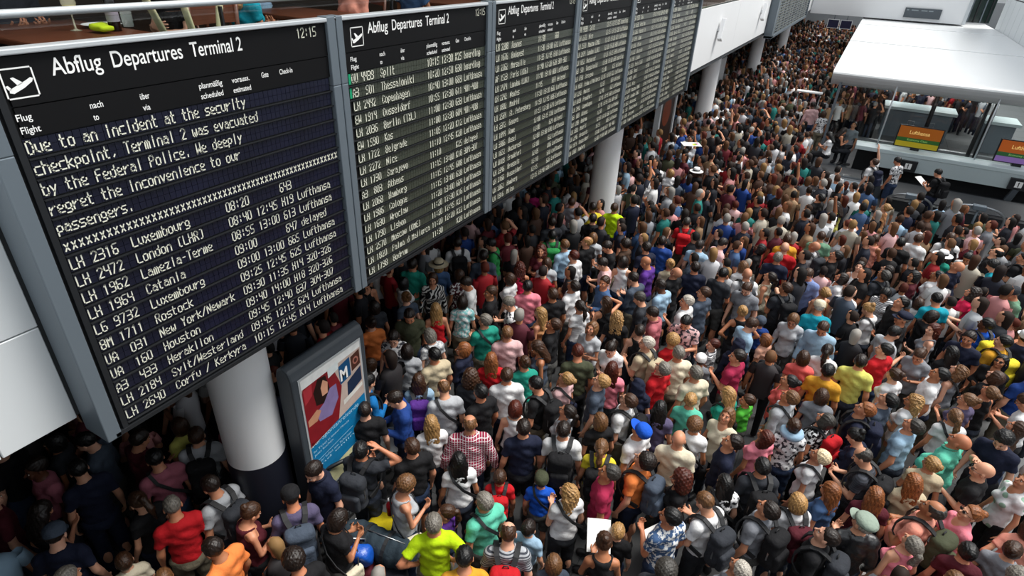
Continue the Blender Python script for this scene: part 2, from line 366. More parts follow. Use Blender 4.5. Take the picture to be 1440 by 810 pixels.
def body_mesh(b, pose):
    k = ('body', b, pose)
    if k in _cache: return _cache[k]
    s = Skel(b, pose); B = s.b; A = B['arm']
    hc = s.H((0, .005, .09)); zones = [(hc - [.11, .15, .15], hc + [.11, .15, .15])]
    for a in s.arms:
        fg, th = s.hand(a); pts = np.array([p for f in fg for p in f] + list(th) + [a[3]]); zones.append((pts.min(0) - .02, pts.max(0) + .02))
    allp = np.array([p for z in zones for p in z] + [[-.27, -.2, 0], [.27, .60 if s.sit else .28, 1.7]] + [a[2] - .07 for a in s.arms] + [a[2] + .07 for a in s.arms])
    lo, hi = allp.min(0) - .03, allp.max(0) + .03; lo[2] = -.03
    F = Field(*[axis(lo[i], hi[i], [(z[0][i], z[1][i]) for z in zones], .0088, .030) for i in range(3)])
    torso(F, B)
    F.cap((0, -.01, 1.44), (0, 0, 1.48), .085, .062, .04)
    F.cap((0, 0, 1.45), s.H((0, -.012, .03)), .054 if b != 'm' and b != 'h' else .06, .054, .02)
    for sg in (1, -1):
        if s.sit:
            F.cap((sg * .088, 0, .92), (sg * .1, .42, .89), .085, .058, .03); F.cap((sg * .1, .42, .89), (sg * .105, .40, .47), .054, .036, .02)
            F.cap((sg * .105, .385, .435), (sg * .125, .545, .42), .04, .032, .02); continue
        F.cap((sg * .088, 0, .92), (sg * .098, .012, .50), .088, .056, .03); F.cap((sg * .098, .012, .50), (sg * .105, -.015, .08), .054, .036, .02)
        F.ell((sg * .1, -.03, .36), (.05, .05, .11), .02); F.cap((sg * .105, -.03, .045), (sg * .125, .13, .03), .04, .032, .02)
    for a in s.arms:
        sg, S, E, Wr, d, n, c = a
        F.ell(S - np.array([sg * .01, 0, .01]), (.050 * A,) * 3, .03); F.cap(S, E, .047 * A, .040 * A, .02); F.cap(E, Wr, .042 * A, .027 * A, .015)
        F.cap(E + (Wr - E) * .1, E + (Wr - E) * .45, .043 * A, .038 * A, .01)
    # head
    Hd = lambda p: s.H(p); R = s.hR; q = s.hs
    F.ell(Hd((0, -.012, .115)), (.076 * q, .096 * q, .090 * q), .01, R)
    F.ell(Hd((0, .030, .055)), (.058 * q, .062 * q, .078 * q), .03, R)
    F.ell(Hd((0, .072, .002)), (.022 * q, .018 * q, .016 * q), .02, R)
    for sg in (1, -1):
        F.ell(Hd((sg * .030, .100, .086)), (.019 * q, .014 * q, .013 * q), .008, R, sub=True)
        F.ell(Hd((sg * .079, -.004, .075)), (.010 * q, .021 * q, .031 * q), .006, R)
        F.ell(Hd((sg * .040, .068, .055)), (.020 * q, .018 * q, .018 * q), .02, R)
    F.cap(Hd((-.034, .083, .103)), Hd((.034, .083, .103)), .010 * q, k=.012)
    F.cap(Hd((0, .090, .092)), Hd((0, .112, .058)), .008 * q, .013 * q, .008)
    F.ell(Hd((0, .091, .032)), (.023 * q, .011 * q, .010 * q), .006, R)
    for a in s.arms:
        fg, th = s.hand(a)
        for f in fg: F.cap(f[0], f[1], .016, .011, .008); 
        for f in fg: F.cap(f[1], f[2], .0095, .0088, .003); F.cap(f[2], f[3], .0088, .0075, .003)
        F.cap(th[0], th[1], .014, .0105, .006); F.cap(th[1], th[2], .0105, .009, .003)
    v, qd = F.mesh()
    cen = v[qd].mean(1); loc = ((cen - s.h0) @ s.hR) / s.hs; mi = np.zeros(len(qd), int)
    mi[(np.abs(loc[:, 0]) < .022) & (np.abs(loc[:, 2] - .031) < .0085) & (loc[:, 1] > .088)] = 1
    mi[(np.abs(np.abs(loc[:, 0]) - .031) < .017) & (np.abs(loc[:, 2] - .105) < .0065) & (loc[:, 1] > .07)] = 2
    ev, ef, em = [], [], []
    for sg in (1, -1):            # eyeballs
        nb, nr = 8, 6; base = len(v) + len(ev)
        for i in range(nr + 1):
            t = math.pi * i / nr
            for j in range(nb):
                p = 2 * math.pi * j / nb; ev.append(s.H((sg * .030 + .0125 * math.sin(t) * math.cos(p), .0835 + .0115 * math.cos(t), .087 + .0095 * math.sin(t) * math.sin(p))))
        for i in range(nr):
            for j in range(nb):
                ef.append([base + i * nb + j, base + i * nb + (j + 1) % nb, base + (i + 1) * nb + (j + 1) % nb, base + (i + 1) * nb + j]); em.append(4 if i < 2 else 3)
    v = np.concatenate([v, np.array(ev)]); qd = np.concatenate([qd, np.array(ef)]); mi = np.concatenate([mi, np.array(em)])
    me = np_mesh('body', v * B['scale'], qd, _mats_body, mi)
    _cache[k] = (me, s); return _cache[k]
def _wr(x, y, z):
    return (.006 * np.sin(24 * x + 13 * z + 3 * np.sin(9 * y)) * np.sin(21 * z + 14 * x) + .004 * np.sin(47 * z + 24 * y + 17 * x + 2 * np.sin(13 * x + 5 * z))
            + .004 * np.maximum(0, np.sin(58 * z - 30 * np.abs(x) + 8 * y)) * (z < 1.15))
def top_mesh(b, pose, kind):
    k = ('top', b, pose, kind)
    if k in _cache: return _cache[k]
    s = Skel(b, pose); B = s.b; A = B['arm']; pts = np.array([a[i] for a in s.arms for i in (1, 2, 3)])
    lo = np.minimum(pts.min(0) - .12, [-.26, -.2, .78]); hi = np.maximum(pts.max(0) + .12, [.26, .32, 1.55]); lo[2] = .76
    F = Field(*[np.arange(lo[i], hi[i], .0175 if kind != 'L' else .019).astype(np.float32) for i in range(3)])
    torso(F, B, .019)
    F.cap((0, 0, .84), (0, 0, 1.0), B['hip'] - .035, k=.05)
    F.cap((0, -.01, 1.44), (0, 0, 1.475), .10, .075, .04)
    for a in s.arms:
        sg, S, E, Wr = a[:4]
        if kind == 'V': continue
        F.ell(S - np.array([sg * .012, 0, .008]), (.064 * A,) * 3, .035)
        if kind == 'L': F.cap(S, E, .063 * A, .060 * A, .04); F.cap(E, Wr, .060 * A, .046 * A, .02, ends=.98)
        else: F.cap(S, E, .063 * A, .069 * A, .035, ends=.62 if b != 'f' else .5)
    F.warp(_wr)
    F.plane((0, 0, -1), -(.85 if b in 'mh' else .86), .006)
    F.cap((0, .012, 1.52), (0, .02, 1.62), .074 if kind != 'V' else .10, sub=True, k=.012)
    if b == 'f': F.ell((0, .10, 1.49), (.075, .08, .065), .015, sub=True)
    if kind == 'V':
        for sg in (1, -1): F.cap((sg * (B['sh'] + .012), -.1, 1.40), (sg * (B['sh'] + .012), .1, 1.40), .085, k=.015, sub=True)
        F.ell((0, .09, 1.47), (.085, .09, .08), .015, sub=True)
    v, q = F.mesh(); me = np_mesh('top', v * B['scale'], q, [M['cloth']]); _cache[k] = me; return me
def bottom_mesh(b, kind, sit=False):
    k = ('bottom', b, kind, sit)
    if k in _cache: return _cache[k]
    B = BUILD[b]; F = Field(*[np.arange(l, h, .026).astype(np.float32) for l, h in ((-.29, .29), (-.2, .58 if sit else .24), (-.02, 1.06))])
    o = .012
    F.ell((0, 0, .95), (B['hip'] + o, .118 + o, .13)); F.ell((0, -.03, .90), (B['hip'] - .01 + o, .115 + o, .11))
    if kind == 'skirt': F.cap((0, 0, .9), (0, 0, .5), .15, .24, .04)
    elif sit:
        for sg in (1, -1): F.cap((sg * .09, 0, .92), (sg * .1, .42, .89), .098, .076, .03); F.cap((sg * .1, .42, .89), (sg * .105, .40, .46), .072, .062, .02)
    else:
        for sg in (1, -1): F.cap((sg * .09, 0, .92), (sg * .1, .012, .50), .100, .076, .03); F.cap((sg * .1, .012, .50), (sg * .105, -.012, .06), .076, .066, .02)
    F.warp(_wr); F.plane((0, 0, 1), 1.0, .006); F.plane((0, 0, -1), -.45 if sit else {'trousers': -.06, 'shorts': -.50, 'skirt': -.46}[kind], .006)
    v, q = F.mesh(); me = np_mesh(kind, v * B['scale'], q, [M['cloth']]); _cache[k] = me; return me
def shoe_mesh(b, sg):
    k = ('shoe', b, sg)
    if k in _cache: return _cache[k]
    F = Field(*[np.arange(l, h, .016).astype(np.float32) for l, h in ((sg * .115 - .09, sg * .115 + .09), (-.13, .25), (-.03, .16))])
    F.cap((sg * .105, -.03, .05), (sg * .127, .16, .035), .054, .046, .02); F.cap((sg * .105, -.02, .05), (sg * .105, -.015, .11), .052, .048, .02); F.plane((0, 0, -1), 0, .004)
    v, q = F.mesh(); me = np_mesh('shoe', v * BUILD[b]['scale'], q, [M['shoe']]); _cache[k] = me; return me

def hair_mesh(st):
    k = ('hair', st)
    if k in _cache: return _cache[k]
    lo, hi = {'long': ((-.14, -.17, -.26), (.14, .14, .25)), 'wavy': ((-.16, -.19, -.26), (.16, .14, .25)), 'ponytail': ((-.12, -.24, -.2), (.12, .14, .25)),
              'curly_long': ((-.18, -.19, -.2), (.18, .14, .27))}.get(st, ((-.15, -.17, -.09), (.15, .14, .27)))
    F = Field(*[np.arange(lo[i], hi[i], .0095).astype(np.float32) for i in range(3)])
    F.ell((0, -.014, .118), (.086, .106, .100) if st not in ('buzz', 'receding') else (.0805, .1005, .0945), .01)
    if st in ('curly', 'curly_long', 'afro'): F.ell((0, -.02, .13), (.105, .115, .112), .02)
    # hairline plane through forehead (y .085,z .150) and nape (y -.055,z .035)
    d = np.array([0, .150 - .035, -(.085 + .055)]); d = d / np.linalg.norm(d)
    if st in ('short', 'buzz', 'receding', 'curly', 'afro', 'bun', 'ponytail'):
        F.plane(d, d @ np.array([0, .085, .152]), .010)
    else:
        F.ell((0, .085, .06), (.068, .075, .088), .012, sub=True)          # face opening
    if st == 'receding': F.ell((0, .03, .20), (.066, .085, .06), .01, sub=True)
    if st in ('long', 'wavy'):
        w = .062 if st == 'long' else .07
        F.cap((-.045, -.045, .06), (-.05, -.075, -.16), w, w * .75, .03); F.cap((.045, -.045, .06), (.05, -.075, -.16), w, w * .75, .03); F.cap((0, -.06, .06), (0, -.09, -.19), .06, .035, .03)
    if st == 'curly_long': F.ell((0, -.045, .03), (.13, .10, .16), .03); F.ell((0, .09, .06), (.075, .07, .10), .012, sub=True)
    if st == 'bob': F.ell((0, -.025, .06), (.098, .098, .12), .03); F.ell((0, .09, .05), (.068, .072, .10), .012, sub=True); F.plane((0, 0, -1), .025, .012)
    if st == 'ponytail': F.ell((0, -.12, .13), (.03, .03, .03), .02); F.cap((0, -.135, .12), (0, -.165, .0), .034, .038, .02); F.cap((0, -.165, .0), (0, -.15, -.14), .036, .012, .02)
    if st == 'bun': F.ell((0, -.105, .175), (.042, .040, .042), .012)
    amp = {'wavy': .008, 'curly_long': .012, 'curly': .009, 'afro': .010, 'long': .0035}.get(st, .003); fq = {'curly': 130, 'afro': 110, 'curly_long': 95, 'wavy': 55}.get(st, 85)
    if st in ('curly', 'afro', 'curly_long'): F.warp(lambda x, y, z: amp * np.sin(fq * x + 2) * np.sin(fq * y) * np.sin(fq * z + 1))
    else: F.warp(lambda x, y, z: amp * np.sin(fq * np.arctan2(x, .12 - y) * .35 + 30 * np.sin(z * 14)) + amp * .6 * np.sin(160 * x + 60 * z))
    v, q = F.mesh(); me = np_mesh('hair', v, q, [M['hair']]); _cache[k] = me; return me
def hat_mesh(st):
    k = ('hat', st)
    if k in _cache: return _cache[k]
    if st == 'hijab':
        F = Field(*[np.arange(l, h, .0095).astype(np.float32) for l, h in ((-.19, .19), (-.2, .18), (-.16, .26))])
        F.ell((0, -.018, .12), (.098, .115, .112), .01); F.ell((0, -.03, .02), (.11, .105, .12), .03); F.cap((-.09, -.02, -.09), (.09, -.02, -.09), .08, k=.03)
        F.ell((0, .11, .07), (.056, .075, .078), .012, sub=True); F.warp(_wr)
        v, q = F.mesh(); me = np_mesh('headscarf', v, q, [M['cloth']])
    else:
        b = MB(); n = 20
        if st == 'cap': prof = [(.093, .11), (.096, .14), (.088, .185), (.062, .214), (.02, .226), (.0, .227)]
        elif st == 'flatcap': prof = [(.088, .13), (.105, .15), (.108, .17), (.09, .2), (.05, .215), (0, .218)]
        else: prof = [(.19, .135), (.16, .142), (.098, .15), (.098, .152), (.094, .21), (.08, .236), (.03, .242), (0, .24)]
        b.lathe(prof, (0, -.012, 0), n)
        if st == 'sunhat': b.lathe([(.19, .135), (.188, .129), (.1, .143), (.09, .143)], (0, -.012, 0), n); b.lathe([(.0995, .152), (.1005, .155), (.0985, .185), (.096, .187)], (0, -.012, 0), n, 1)
        else:
            pk = [];
            for z in (.118, .126): pk += [(.08 * math.sin(t), .05 + .105 * math.cos(t), z - .012 * abs(math.sin(t)) ** 2 - .1 * (math.cos(t) * .1)) for t in np.linspace(-math.pi / 2, math.pi / 2, 11)]
            b.add(pk, [tuple(range(11)), tuple(range(21, 10, -1))] + [(i, i + 1, 12 + i, 11 + i) for i in range(10)] + [(10, 0, 11, 21)], 0)
        me = b.mesh('hat', [M['cloth'], M['strap']])
        for vv in me.vertices: vv.co.y *= 1.13 if st != 'sunhat' else 1.05
    _cache[k] = me; return me
def pack_meshes():
    if 'pack' in _cache: return _cache['pack']
    F = Field(*[np.arange(l, h, .014).astype(np.float32) for l, h in ((-.21, .21), (-.43, -.08), (.93, 1.52))])
    F.box((0, -.225, 1.215), (.145, .085, .225), .06); F.ell((0, -.235, 1.38), (.13, .085, .07), .04); F.warp(lambda x, y, z: .004 * np.sin(40 * z + 12 * x) + 0 * y)
    v, q = F.mesh(); a = np_mesh('pack_body', v, q, [M['cloth']])
    F = Field(*[np.arange(l, h, .014).astype(np.float32) for l, h in ((-.17, .17), (-.43, -.22), (.96, 1.36))])
    F.box((0, -.315, 1.12), (.115, .045, .115), .035); v, q = F.mesh(); p = np_mesh('pocket', v, q, [M['cloth']])
    z = MB(); z.ribbon([(.147 * math.sin(t), -.225 - .02, 1.215 + .22 * math.cos(t)) for t in np.linspace(-2.0, 2.0, 17)], [(math.sin(t), -.2, math.cos(t)) for t in np.linspace(-2.0, 2.0, 17)], .014, .006)
    zm = z.mesh('zip', [M['steel']])
    straps = []
    for sg in (1, -1):
        pts = [(.07, -.155, 1.42), (.095, -.10, 1.475), (.105, -.03, 1.505), (.112, .04, 1.485), (.118, .105, 1.42), (.125, .140, 1.32), (.140, .135, 1.22), (.165, .08, 1.14), (.172, -.02, 1.10), (.14, -.13, 1.06)]
        nr = [(0, -.5, 1), (0, -.5, 1), (0, 0, 1), (0, .5, 1), (0, 1, .6), (.1, 1, .1), (.3, 1, 0), (1, .7, 0), (1, 0, 0), (1, -.5, 0)]
        b = MB(); b.ribbon([(sg * x, y, zz) for x, y, zz in pts], [(sg * x, y, zz) for x, y, zz in nr], .052, .016); straps.append(b.mesh('strap', [M['strap']]))
    hd = MB(); hd.tube([(-.03, -.2, 1.44), (-.02, -.2, 1.475), (.02, -.2, 1.475), (.03, -.2, 1.44)], .007, 6); hm = hd.mesh('handle', [M['strap']])
    _cache['pack'] = (a, p, zm, straps, hm); return _cache['pack']
def satchel_meshes():
    if 'sat' in _cache: return _cache['sat']
    F = Field(*[np.arange(l, h, .014).astype(np.float32) for l, h in ((.12, .36), (-.19, .19), (.78, 1.08))])
    F.box((.245, -.0, .93), (.045, .125, .095), .03); v, q = F.mesh(); a = np_mesh('bag_body', v, q, [M['cloth']])
    pts = [(.235, -.08, 1.02), (.15, -.135, 1.15), (.03, -.15, 1.28), (-.08, -.12, 1.42), (-.115, -.03, 1.505), (-.105, .06, 1.47), (-.06, .15, 1.35), (.03, .175, 1.22), (.14, .15, 1.11), (.235, .08, 1.02)]
    nr = [(.5, -1, 0), (.3, -1, 0), (0, -1, 0), (-.2, -.8, .6), (-.2, 0, 1), (-.2, .7, .7), (0, 1, .2), (.1, 1, 0), (.4, 1, 0), (.5, 1, 0)]
    b = MB(); b.ribbon(pts, nr, .036, .010); _cache['sat'] = (a, b.mesh('strap', [M['strap']])); return _cache['sat']
def glasses_mesh():
    if 'gl' in _cache: return _cache['gl']
    b = MB()
    for sg in (1, -1):
        b.tube([(sg * .030 + .020 * math.cos(t), .104, .087 + .015 * math.sin(t)) for t in np.linspace(0, 2 * math.pi, 11)], .0022, 4, cap=False)
        b.add([(sg * .030 + .019 * math.cos(t), .1035, .087 + .014 * math.sin(t)) for t in np.linspace(0, 2 * math.pi, 11)[:-1]], [tuple(range(10))], 0)
        b.tube([(sg * .050, .102, .092), (sg * .080, .07, .092), (sg * .083, -.005, .088)], .0022, 4)
    b.tube([(-.012, .106, .09), (.012, .106, .09)], .0022, 4)
    _cache['gl'] = b.mesh('sunglasses', [M['dark']]); return _cache['gl']
# ------------------------------------------------------------------ the people nearest the camera
# each row: image x, y of the head; build; pose; facing (degrees left of "away from the viewer"); hair; hair colour; top; colour/pattern; extras
PEOPLE = '''
15 683 m s -80 short gray T maroon
105 655 m d 5 short black T navy
188 612 m w -75 short dkbrown L maroon bag:orange
205 708 f d 25 ponytail brown T black bag:blue
78 751 m d -30 short dkbrown T navy hat:cap:slate
114 795 m s -60 short gray T aqua
197 783 c s 0 short brown T cream
57 716 f w -60 long dkbrown T black
123 623 m d 60 short black L slate
40 661 m s 100 short dkbrown T dustypink
66 640 f s 60 bob black T charcoal
20 628 m s 40 short black T black
268 701 m d 0 buzz gray T red
255 637 m d 10 short black T dustypink X:black
317 736 m d 40 short dkbrown T orange
358 689 f p -75 bun brown V maroon
333 670 m d 35 short dkbrown T ltgray K:charcoal
393 687 m d 0 short dkbrown T purplegrey hat:cap:black K:slate
403 657 m d 120 short dkbrown P navy
413 788 m d 20 curly dkbrown T black
247 763 c s 0 short ltbrown T aqua/stripe K:charcoal
267 606 f s 30 bob brown T paleyellow
298 604 f s 20 long dkbrown T dustypink
310 622 m s -10 short brown T ltgray K:black
475 728 f p -60 bob dkbrown T black X:cream gl
493 637 m h -35 short black T charcoal K:charcoal
579 628 m s 20 short brown T black
575 682 f w -70 curly ltbrown V ltgray X:cream
611 732 m k 0 short gray T lime
648 706 c l 60 ponytail brown T purple
686 706 m s 40 short gray P mint X:navy
653 783 m d 0 short black T mustard
661 657 f s 10 long black T white X:black
702 657 c s 0 short brown T red K:red
662 597 h s 0 receding ltbrown L raspberry/plaid
606 594 f s 10 long blonde T white
519 573 m s 0 buzz dkbrown T black pa
559 554 m p 95 short dkbrown L blue ph
518 536 m w -60 short black L brightblue K:black
631 541 m d 10 receding ltbrown T ltgray X:black
596 531 f s 0 long brown T ltblue K:purple
602 512 m s 30 short black T beige
571 487 f s 0 bob dkbrown T ltgray
535 499 c l 70 bob brown T white
601 472 f d 30 bob gray T ltgray/floral X:black
651 491 f l 60 bob ginger L navy
668 526 f s 0 curly_long brown L charcoal
695 509 f s 0 long ginger T red
693 555 m s 40 short black T black
710 466 m s 10 short ltbrown T palepink
685 452 m l 30 short gray T teal X:black
714 424 m w 80 short gray T white/dark_floral
696 413 m l 80 short brown T black
617 433 f s 10 long blonde V red
640 424 f s 0 bob dkbrown T aqua/floral
652 402 m d 90 short dkbrown L white
609 391 f s 175 bob brown L black/zebra
580 445 m d 180 short dkbrown T olive
571 418 f s 30 bun ltbrown T slate
568 397 f l -60 bob black T white
614 374 f s 10 bob blonde L denim hat:sunhat:beige
583 371 m s -20 short dkbrown L teal
514 400 f p 180 short black V black ph
526 436 f s 30 bob dkbrown T charcoal
531 456 f s 20 bun dkbrown T orange
538 477 f d 170 long dkbrown T white/dark_floral
680 359 m s 0 short dkbrown L slate
690 343 m d 80 short black T green X:black
643 341 m s 10 short dkbrown T white K:black
645 386 f s 30 bob brown T maroon/floral
716 391 f s 60 bob brown T white
731 375 f s 0 wavy auburn V hotpink
768 352 f c 175 curly_long auburn T maroon
769 369 f s 0 bob brown T ltgray
750 405 m s 10 short black T pink
781 333 m s 10 short black T green K:green
798 343 m s 40 short ltbrown L ltblue
805 357 m s 60 short auburn L white
820 342 m l 50 receding blonde T black
834 334 f s 0 bob ltbrown T ltgray
850 347 m p 100 short dkbrown T black
848 370 m p 90 short dkbrown T palepink
876 366 f s 0 bob dkbrown V white
881 345 f s 60 curly dkbrown T brown
905 346 m s 40 short dkbrown T navy
908 367 m d 70 bald - T purple
931 339 m s 0 short dkbrown L blue
939 373 f s 20 bun blonde T beige
955 381 m u 60 bald - T black gl
807 403 m u 60 short dkbrown T white
813 427 f s 40 ponytail dkbrown T white/hoop
850 397 m l 120 short brown L denim
846 427 f h 30 long brown V black
901 394 m p 60 short dkbrown L slate
917 398 m d 60 short dkbrown T ltblue
899 419 m d 80 short dkgray T charcoal
873 447 f s 0 wavy blonde T black
927 445 m d 80 short dkbrown P dustyrose
901 465 f s 0 short dkbrown V black
918 476 m l 60 short white T beige K:beige
776 456 m u 80 short brown T black
757 440 f s 60 long blonde V tan
833 461 f c 150 bob ltbrown T ltgray
862 490 f p 160 ponytail dkbrown T white/floral
778 414 m s 30 short brown T black
752 489 f d 90 long brown V slate
732 505 f s 20 bun brown T teal
727 535 m s 10 short brown L white
811 496 m d 10 short auburn T olive
813 541 f u 60 bun blonde T palepink X:navy
837 532 m u 80 short blonde T slate
868 531 f s 0 long auburn T pink
878 561 m u 70 short brown T white K:black gl
895 536 f s 20 short navy T navy hat:hijab:navy
922 528 m u 60 short gray P red
927 573 f s 0 long black T purplegrey
750 554 m d 60 short black T black K:black
731 575 f s 0 bob auburn V white
730 604 m s 10 short dkbrown T navy
800 579 f u 70 ponytail dkbrown T ltgray
847 588 f s 30 bob ltbrown T black
787 603 m s 0 short dkbrown T white K:black
851 620 f s 0 ponytail ltbrown T yellow K:black
895 617 m u 60 short brown T white hat:cap:royalblue
946 614 m s 0 bald - T cream
938 490 f s 40 curly blonde T red
955 500 m s 30 short gray T cream
750 654 c s 0 short brown T royalblue hat:cap:olive X:red
797 694 f l 30 wavy blonde T white X:black
858 669 m u 90 short dkgray T raspberry
924 642 m u 70 curly dkbrown T orange K:slate
953 675 f s 90 curly_long auburn T black
926 721 m l 50 short black T denim/floral pa
872 738 c s 0 short blonde T black
841 761 f p 10 bun brown V black pa
809 788 f u 80 bun auburn L black
777 799 c s 10 bob ltbrown T slate
729 736 m d 0 receding brown T ltgray/stripe K:red
750 760 c s -20 short dkbrown T ltblue
937 801 m s 0 curly dkgray T charcoal
978 682 m p 60 buzz ltbrown T white K:charcoal
1037 629 m u 100 short dkbrown L navy
1022 683 f s 30 long black T white/dark_floral X:black
987 590 f s 0 curly ltbrown T white X:black
1081 709 m u 70 short dkbrown T gray K:black
1127 699 f s 40 bob blonde T white K:maroon
1162 751 m u 90 buzz dkbrown L black K:charcoal
1150 637 f u 80 short platinum T white X:black
1041 800 f u 60 short white T gray
1177 706 f s 70 long ginger T denim
1197 617 f p 80 bun black L navy ph
1076 603 f u 50 long auburn T pink
1104 596 f s 20 bun brown T white/dark_floral neck:ltblue
1052 648 m s 30 short black T charcoal K:black
1236 642 m p 90 receding dkgray T charcoal/stripe K:black
1218 722 m l 30 short white L black/leather hat:flatcap:palesage pa
1237 707 f s 20 long ginger T maroon
1283 682 f s 30 long ginger T beige
1310 667 f l 20 bun blonde T beige
1309 693 h c 80 receding dkgray T salmon K:olive
1264 750 f u 50 ponytail gray V pink
1368 648 m h 90 bald - T black gl
1337 621 h u 80 bald - P mint
1410 619 m d 170 curly black T navy
1427 675 f u 130 bun blonde T white/graphic
1368 739 f u 130 bun ginger T pink gl
1400 757 f s 0 bun brown T gray
1406 784 m d 90 curly gray T black
1363 780 f s 20 bun black T maroon ph
1346 801 f s 40 bob ltbrown T red
1434 752 f k 30 bob brown T salmon
1291 597 m u 80 short dkgray T ltblue
966 454 m p 170 short black T palepink/dark_floral
991 485 c l 80 short auburn T white/stripe
990 506 c s 0 short brown T gray hat:cap:white
959 516 m s 40 short gray T cream
1030 491 f s 20 short navy L navy hat:hijab:navy
1045 502 m l 70 short dkbrown T raspberry
1025 551 f s 60 long blonde T teal X:black
980 568 f s 0 bun blonde T mint
1023 588 f u 160 long ltbrown T cream
1066 567 c l 70 short brown T brightgreen
1093 508 c d 170 short ginger T black
1111 538 f u 90 bun black T coral
1104 555 m u 70 short ltbrown L ltgray X:teal
1124 498 f s 10 bob brown T coral
1155 518 m s 0 short black T mustard
1172 498 f s 0 ponytail dkbrown T white
1154 460 m d 175 short brown L ltblue
1108 445 f d 175 bob ltbrown L ltgray
1066 455 m d -60 short brown T ltblue
1067 482 c s 60 bob ginger T peach
1153 584 f u 70 bob dkgray T black/floral K:red
1160 562 f s 10 bob brown T gray
1211 505 m s 0 short dkbrown T paleyellow
1246 495 m l 60 short black T red
1244 521 f s 60 bun brown T white
1299 499 f p 165 ponytail brown T gray
1323 527 m u 100 short black T white
1222 573 m u 100 short ginger L navy K:navy
1257 578 m u 80 short black T slate
1286 565 f l 70 wavy blonde T white
1340 584 f s 30 ponytail ltbrown T white X:black
1360 562 f l 60 bun ltbrown T purplegrey gl
1358 522 f u 80 wavy ltbrown V gray X:black
1393 549 f u 60 bun ltbrown V black
1407 531 f u 70 bob brown L black
1412 507 f c 165 long black L black gl
1363 471 m s 170 short dkbrown T navy
1328 467 f l 110 long auburn V gray
1331 499 f s 40 long black T black
1408 480 m l 60 short black T mustard K:yellow
1427 476 m s 30 short black T navy hat:cap:white
1388 456 m l 50 short black T royalblue K:yellow
1433 560 m p 80 short brown T white gl
1436 522 m s 40 short black T blue
1432 602 f c 80 long brown T brown
1223 435 f p 70 bun blonde L white X:black
1269 447 m l 90 short gray L black hat:flatcap:navy
1269 426 m u 120 short black L black
1263 470 m w -50 short black T ltgray
1286 420 c s 20 bob brown T white
1312 388 f u 80 bun black T white
1347 375 h u 70 bald - T navy
1325 360 f s 20 bob brown T teal hat:sunhat:white
1364 363 f p 170 bun black T white
1393 369 f p 80 curly black T turquoise
1368 412 f c 100 curly_long dkbrown T hotpink
1315 423 m d 30 short black T turquoise
1313 444 f d -60 bob dkbrown T black
1424 412 m w 120 short gray T sage hat:cap:charcoal
1410 360 m u 80 receding black L black
1432 361 m l 70 short black T black K:black
1215 377 f c 170 long dkbrown V white
1240 385 m u 60 short dkgray T charcoal K:charcoal
1259 383 f u 80 long dkbrown L denim
1284 390 f l 100 bob black L maroon
1245 413 f d 170 bob black T white/stripe
1267 341 m s 0 short black T black
1292 336 m s -20 short brown T white
1337 334 m s 10 short brown T white K:black
1231 336 f s 0 short brown V salmon
1189 409 f s -20 ponytail black T white
1166 411 f u 40 bun blonde V peach
1145 432 m d 10 short white T turquoise hat:cap:cream
1136 386 m d 160 short brown L periwinkle
1141 346 m u 60 bald - L white K:charcoal
1155 332 m s 10 buzz brown T sage
1173 358 m u 90 short black T black
1184 391 f u 100 bob dkbrown T white
1105 405 m l 40 short brown T charcoal K:black
1081 390 f u 80 ponytail dkbrown V cream
1094 362 m s 0 short gray T navy
1101 347 h s 0 bald - T red
1115 339 m s 20 short brown T mustard
1050 402 m d 165 short brown P gray
1053 388 m s 20 bald - T white K:charcoal
1045 374 f s 30 bob ltbrown T white
1009 383 m w -30 short black T charcoal
989 412 m l 60 short brown T slate
967 423 m l 70 short white T white
981 378 m s 20 short dkbrown T navy
990 344 m s -20 short dkbrown T ltblue
1011 343 m d -60 short dkbrown T palepink
1072 350 f u 90 bob black L black
1051 440 f k 20 bun blonde V black
1084 458 c s 20 short dkgray T blue hat:cap:slate
966 312 m s 0 buzz dkgray T red K:red
804 284 m s 0 short brown T gray
837 291 m s 10 short dkbrown T yellow
834 307 m s 0 short dkbrown T black
861 292 m s -10 short brown T lime
749 270 f s 0 bob black T magenta
776 312 m s 20 short dkbrown T charcoal
870 248 m p -70 short black T navy
909 249 m d 60 short black T white
979 242 f s 10 bob brown L black hat:sunhat:white
943 243 f u 40 bob blonde T white
1230 228 m r 60 short brown T white K:navy
968 208 m r 30 short dkbrown T ltgray
1319 243 m p 60 short black T black K:black pa
1143 148 m d 20 short dkbrown L palepink z:.42
1166 190 f Sp 80 long black T white z:.42
1187 184 f Sp -60 long dkbrown V black z:.42
1201 176 m Su 160 short brown T gray z:.42
1158 160 f s 30 bob brown T white/dark_floral z:.42
1262 226 m d 60 short black T white/dark_floral
1246 292 f u 60 bun blonde V tan
1159 279 m u 60 short black T black
1171 288 f d 70 long dkbrown T paleyellow
'''
HAIRC = dict(black='#0b0a0b', dkbrown='#1e130d', brown='#3d2617', ltbrown='#6e4d30', blonde='#a98454', platinum='#e0cfae', white='#b9b5ae', gray='#77746f', dkgray='#3a3836',
             auburn='#4d1c0e', ginger='#86512c', navy='#15192b')
HAIRN = dict(black='black', dkbrown='dark brown', brown='brown', ltbrown='light brown', blonde='blonde', platinum='platinum blonde', white='white', gray='grey', dkgray='dark grey', auburn='auburn', ginger='ginger')
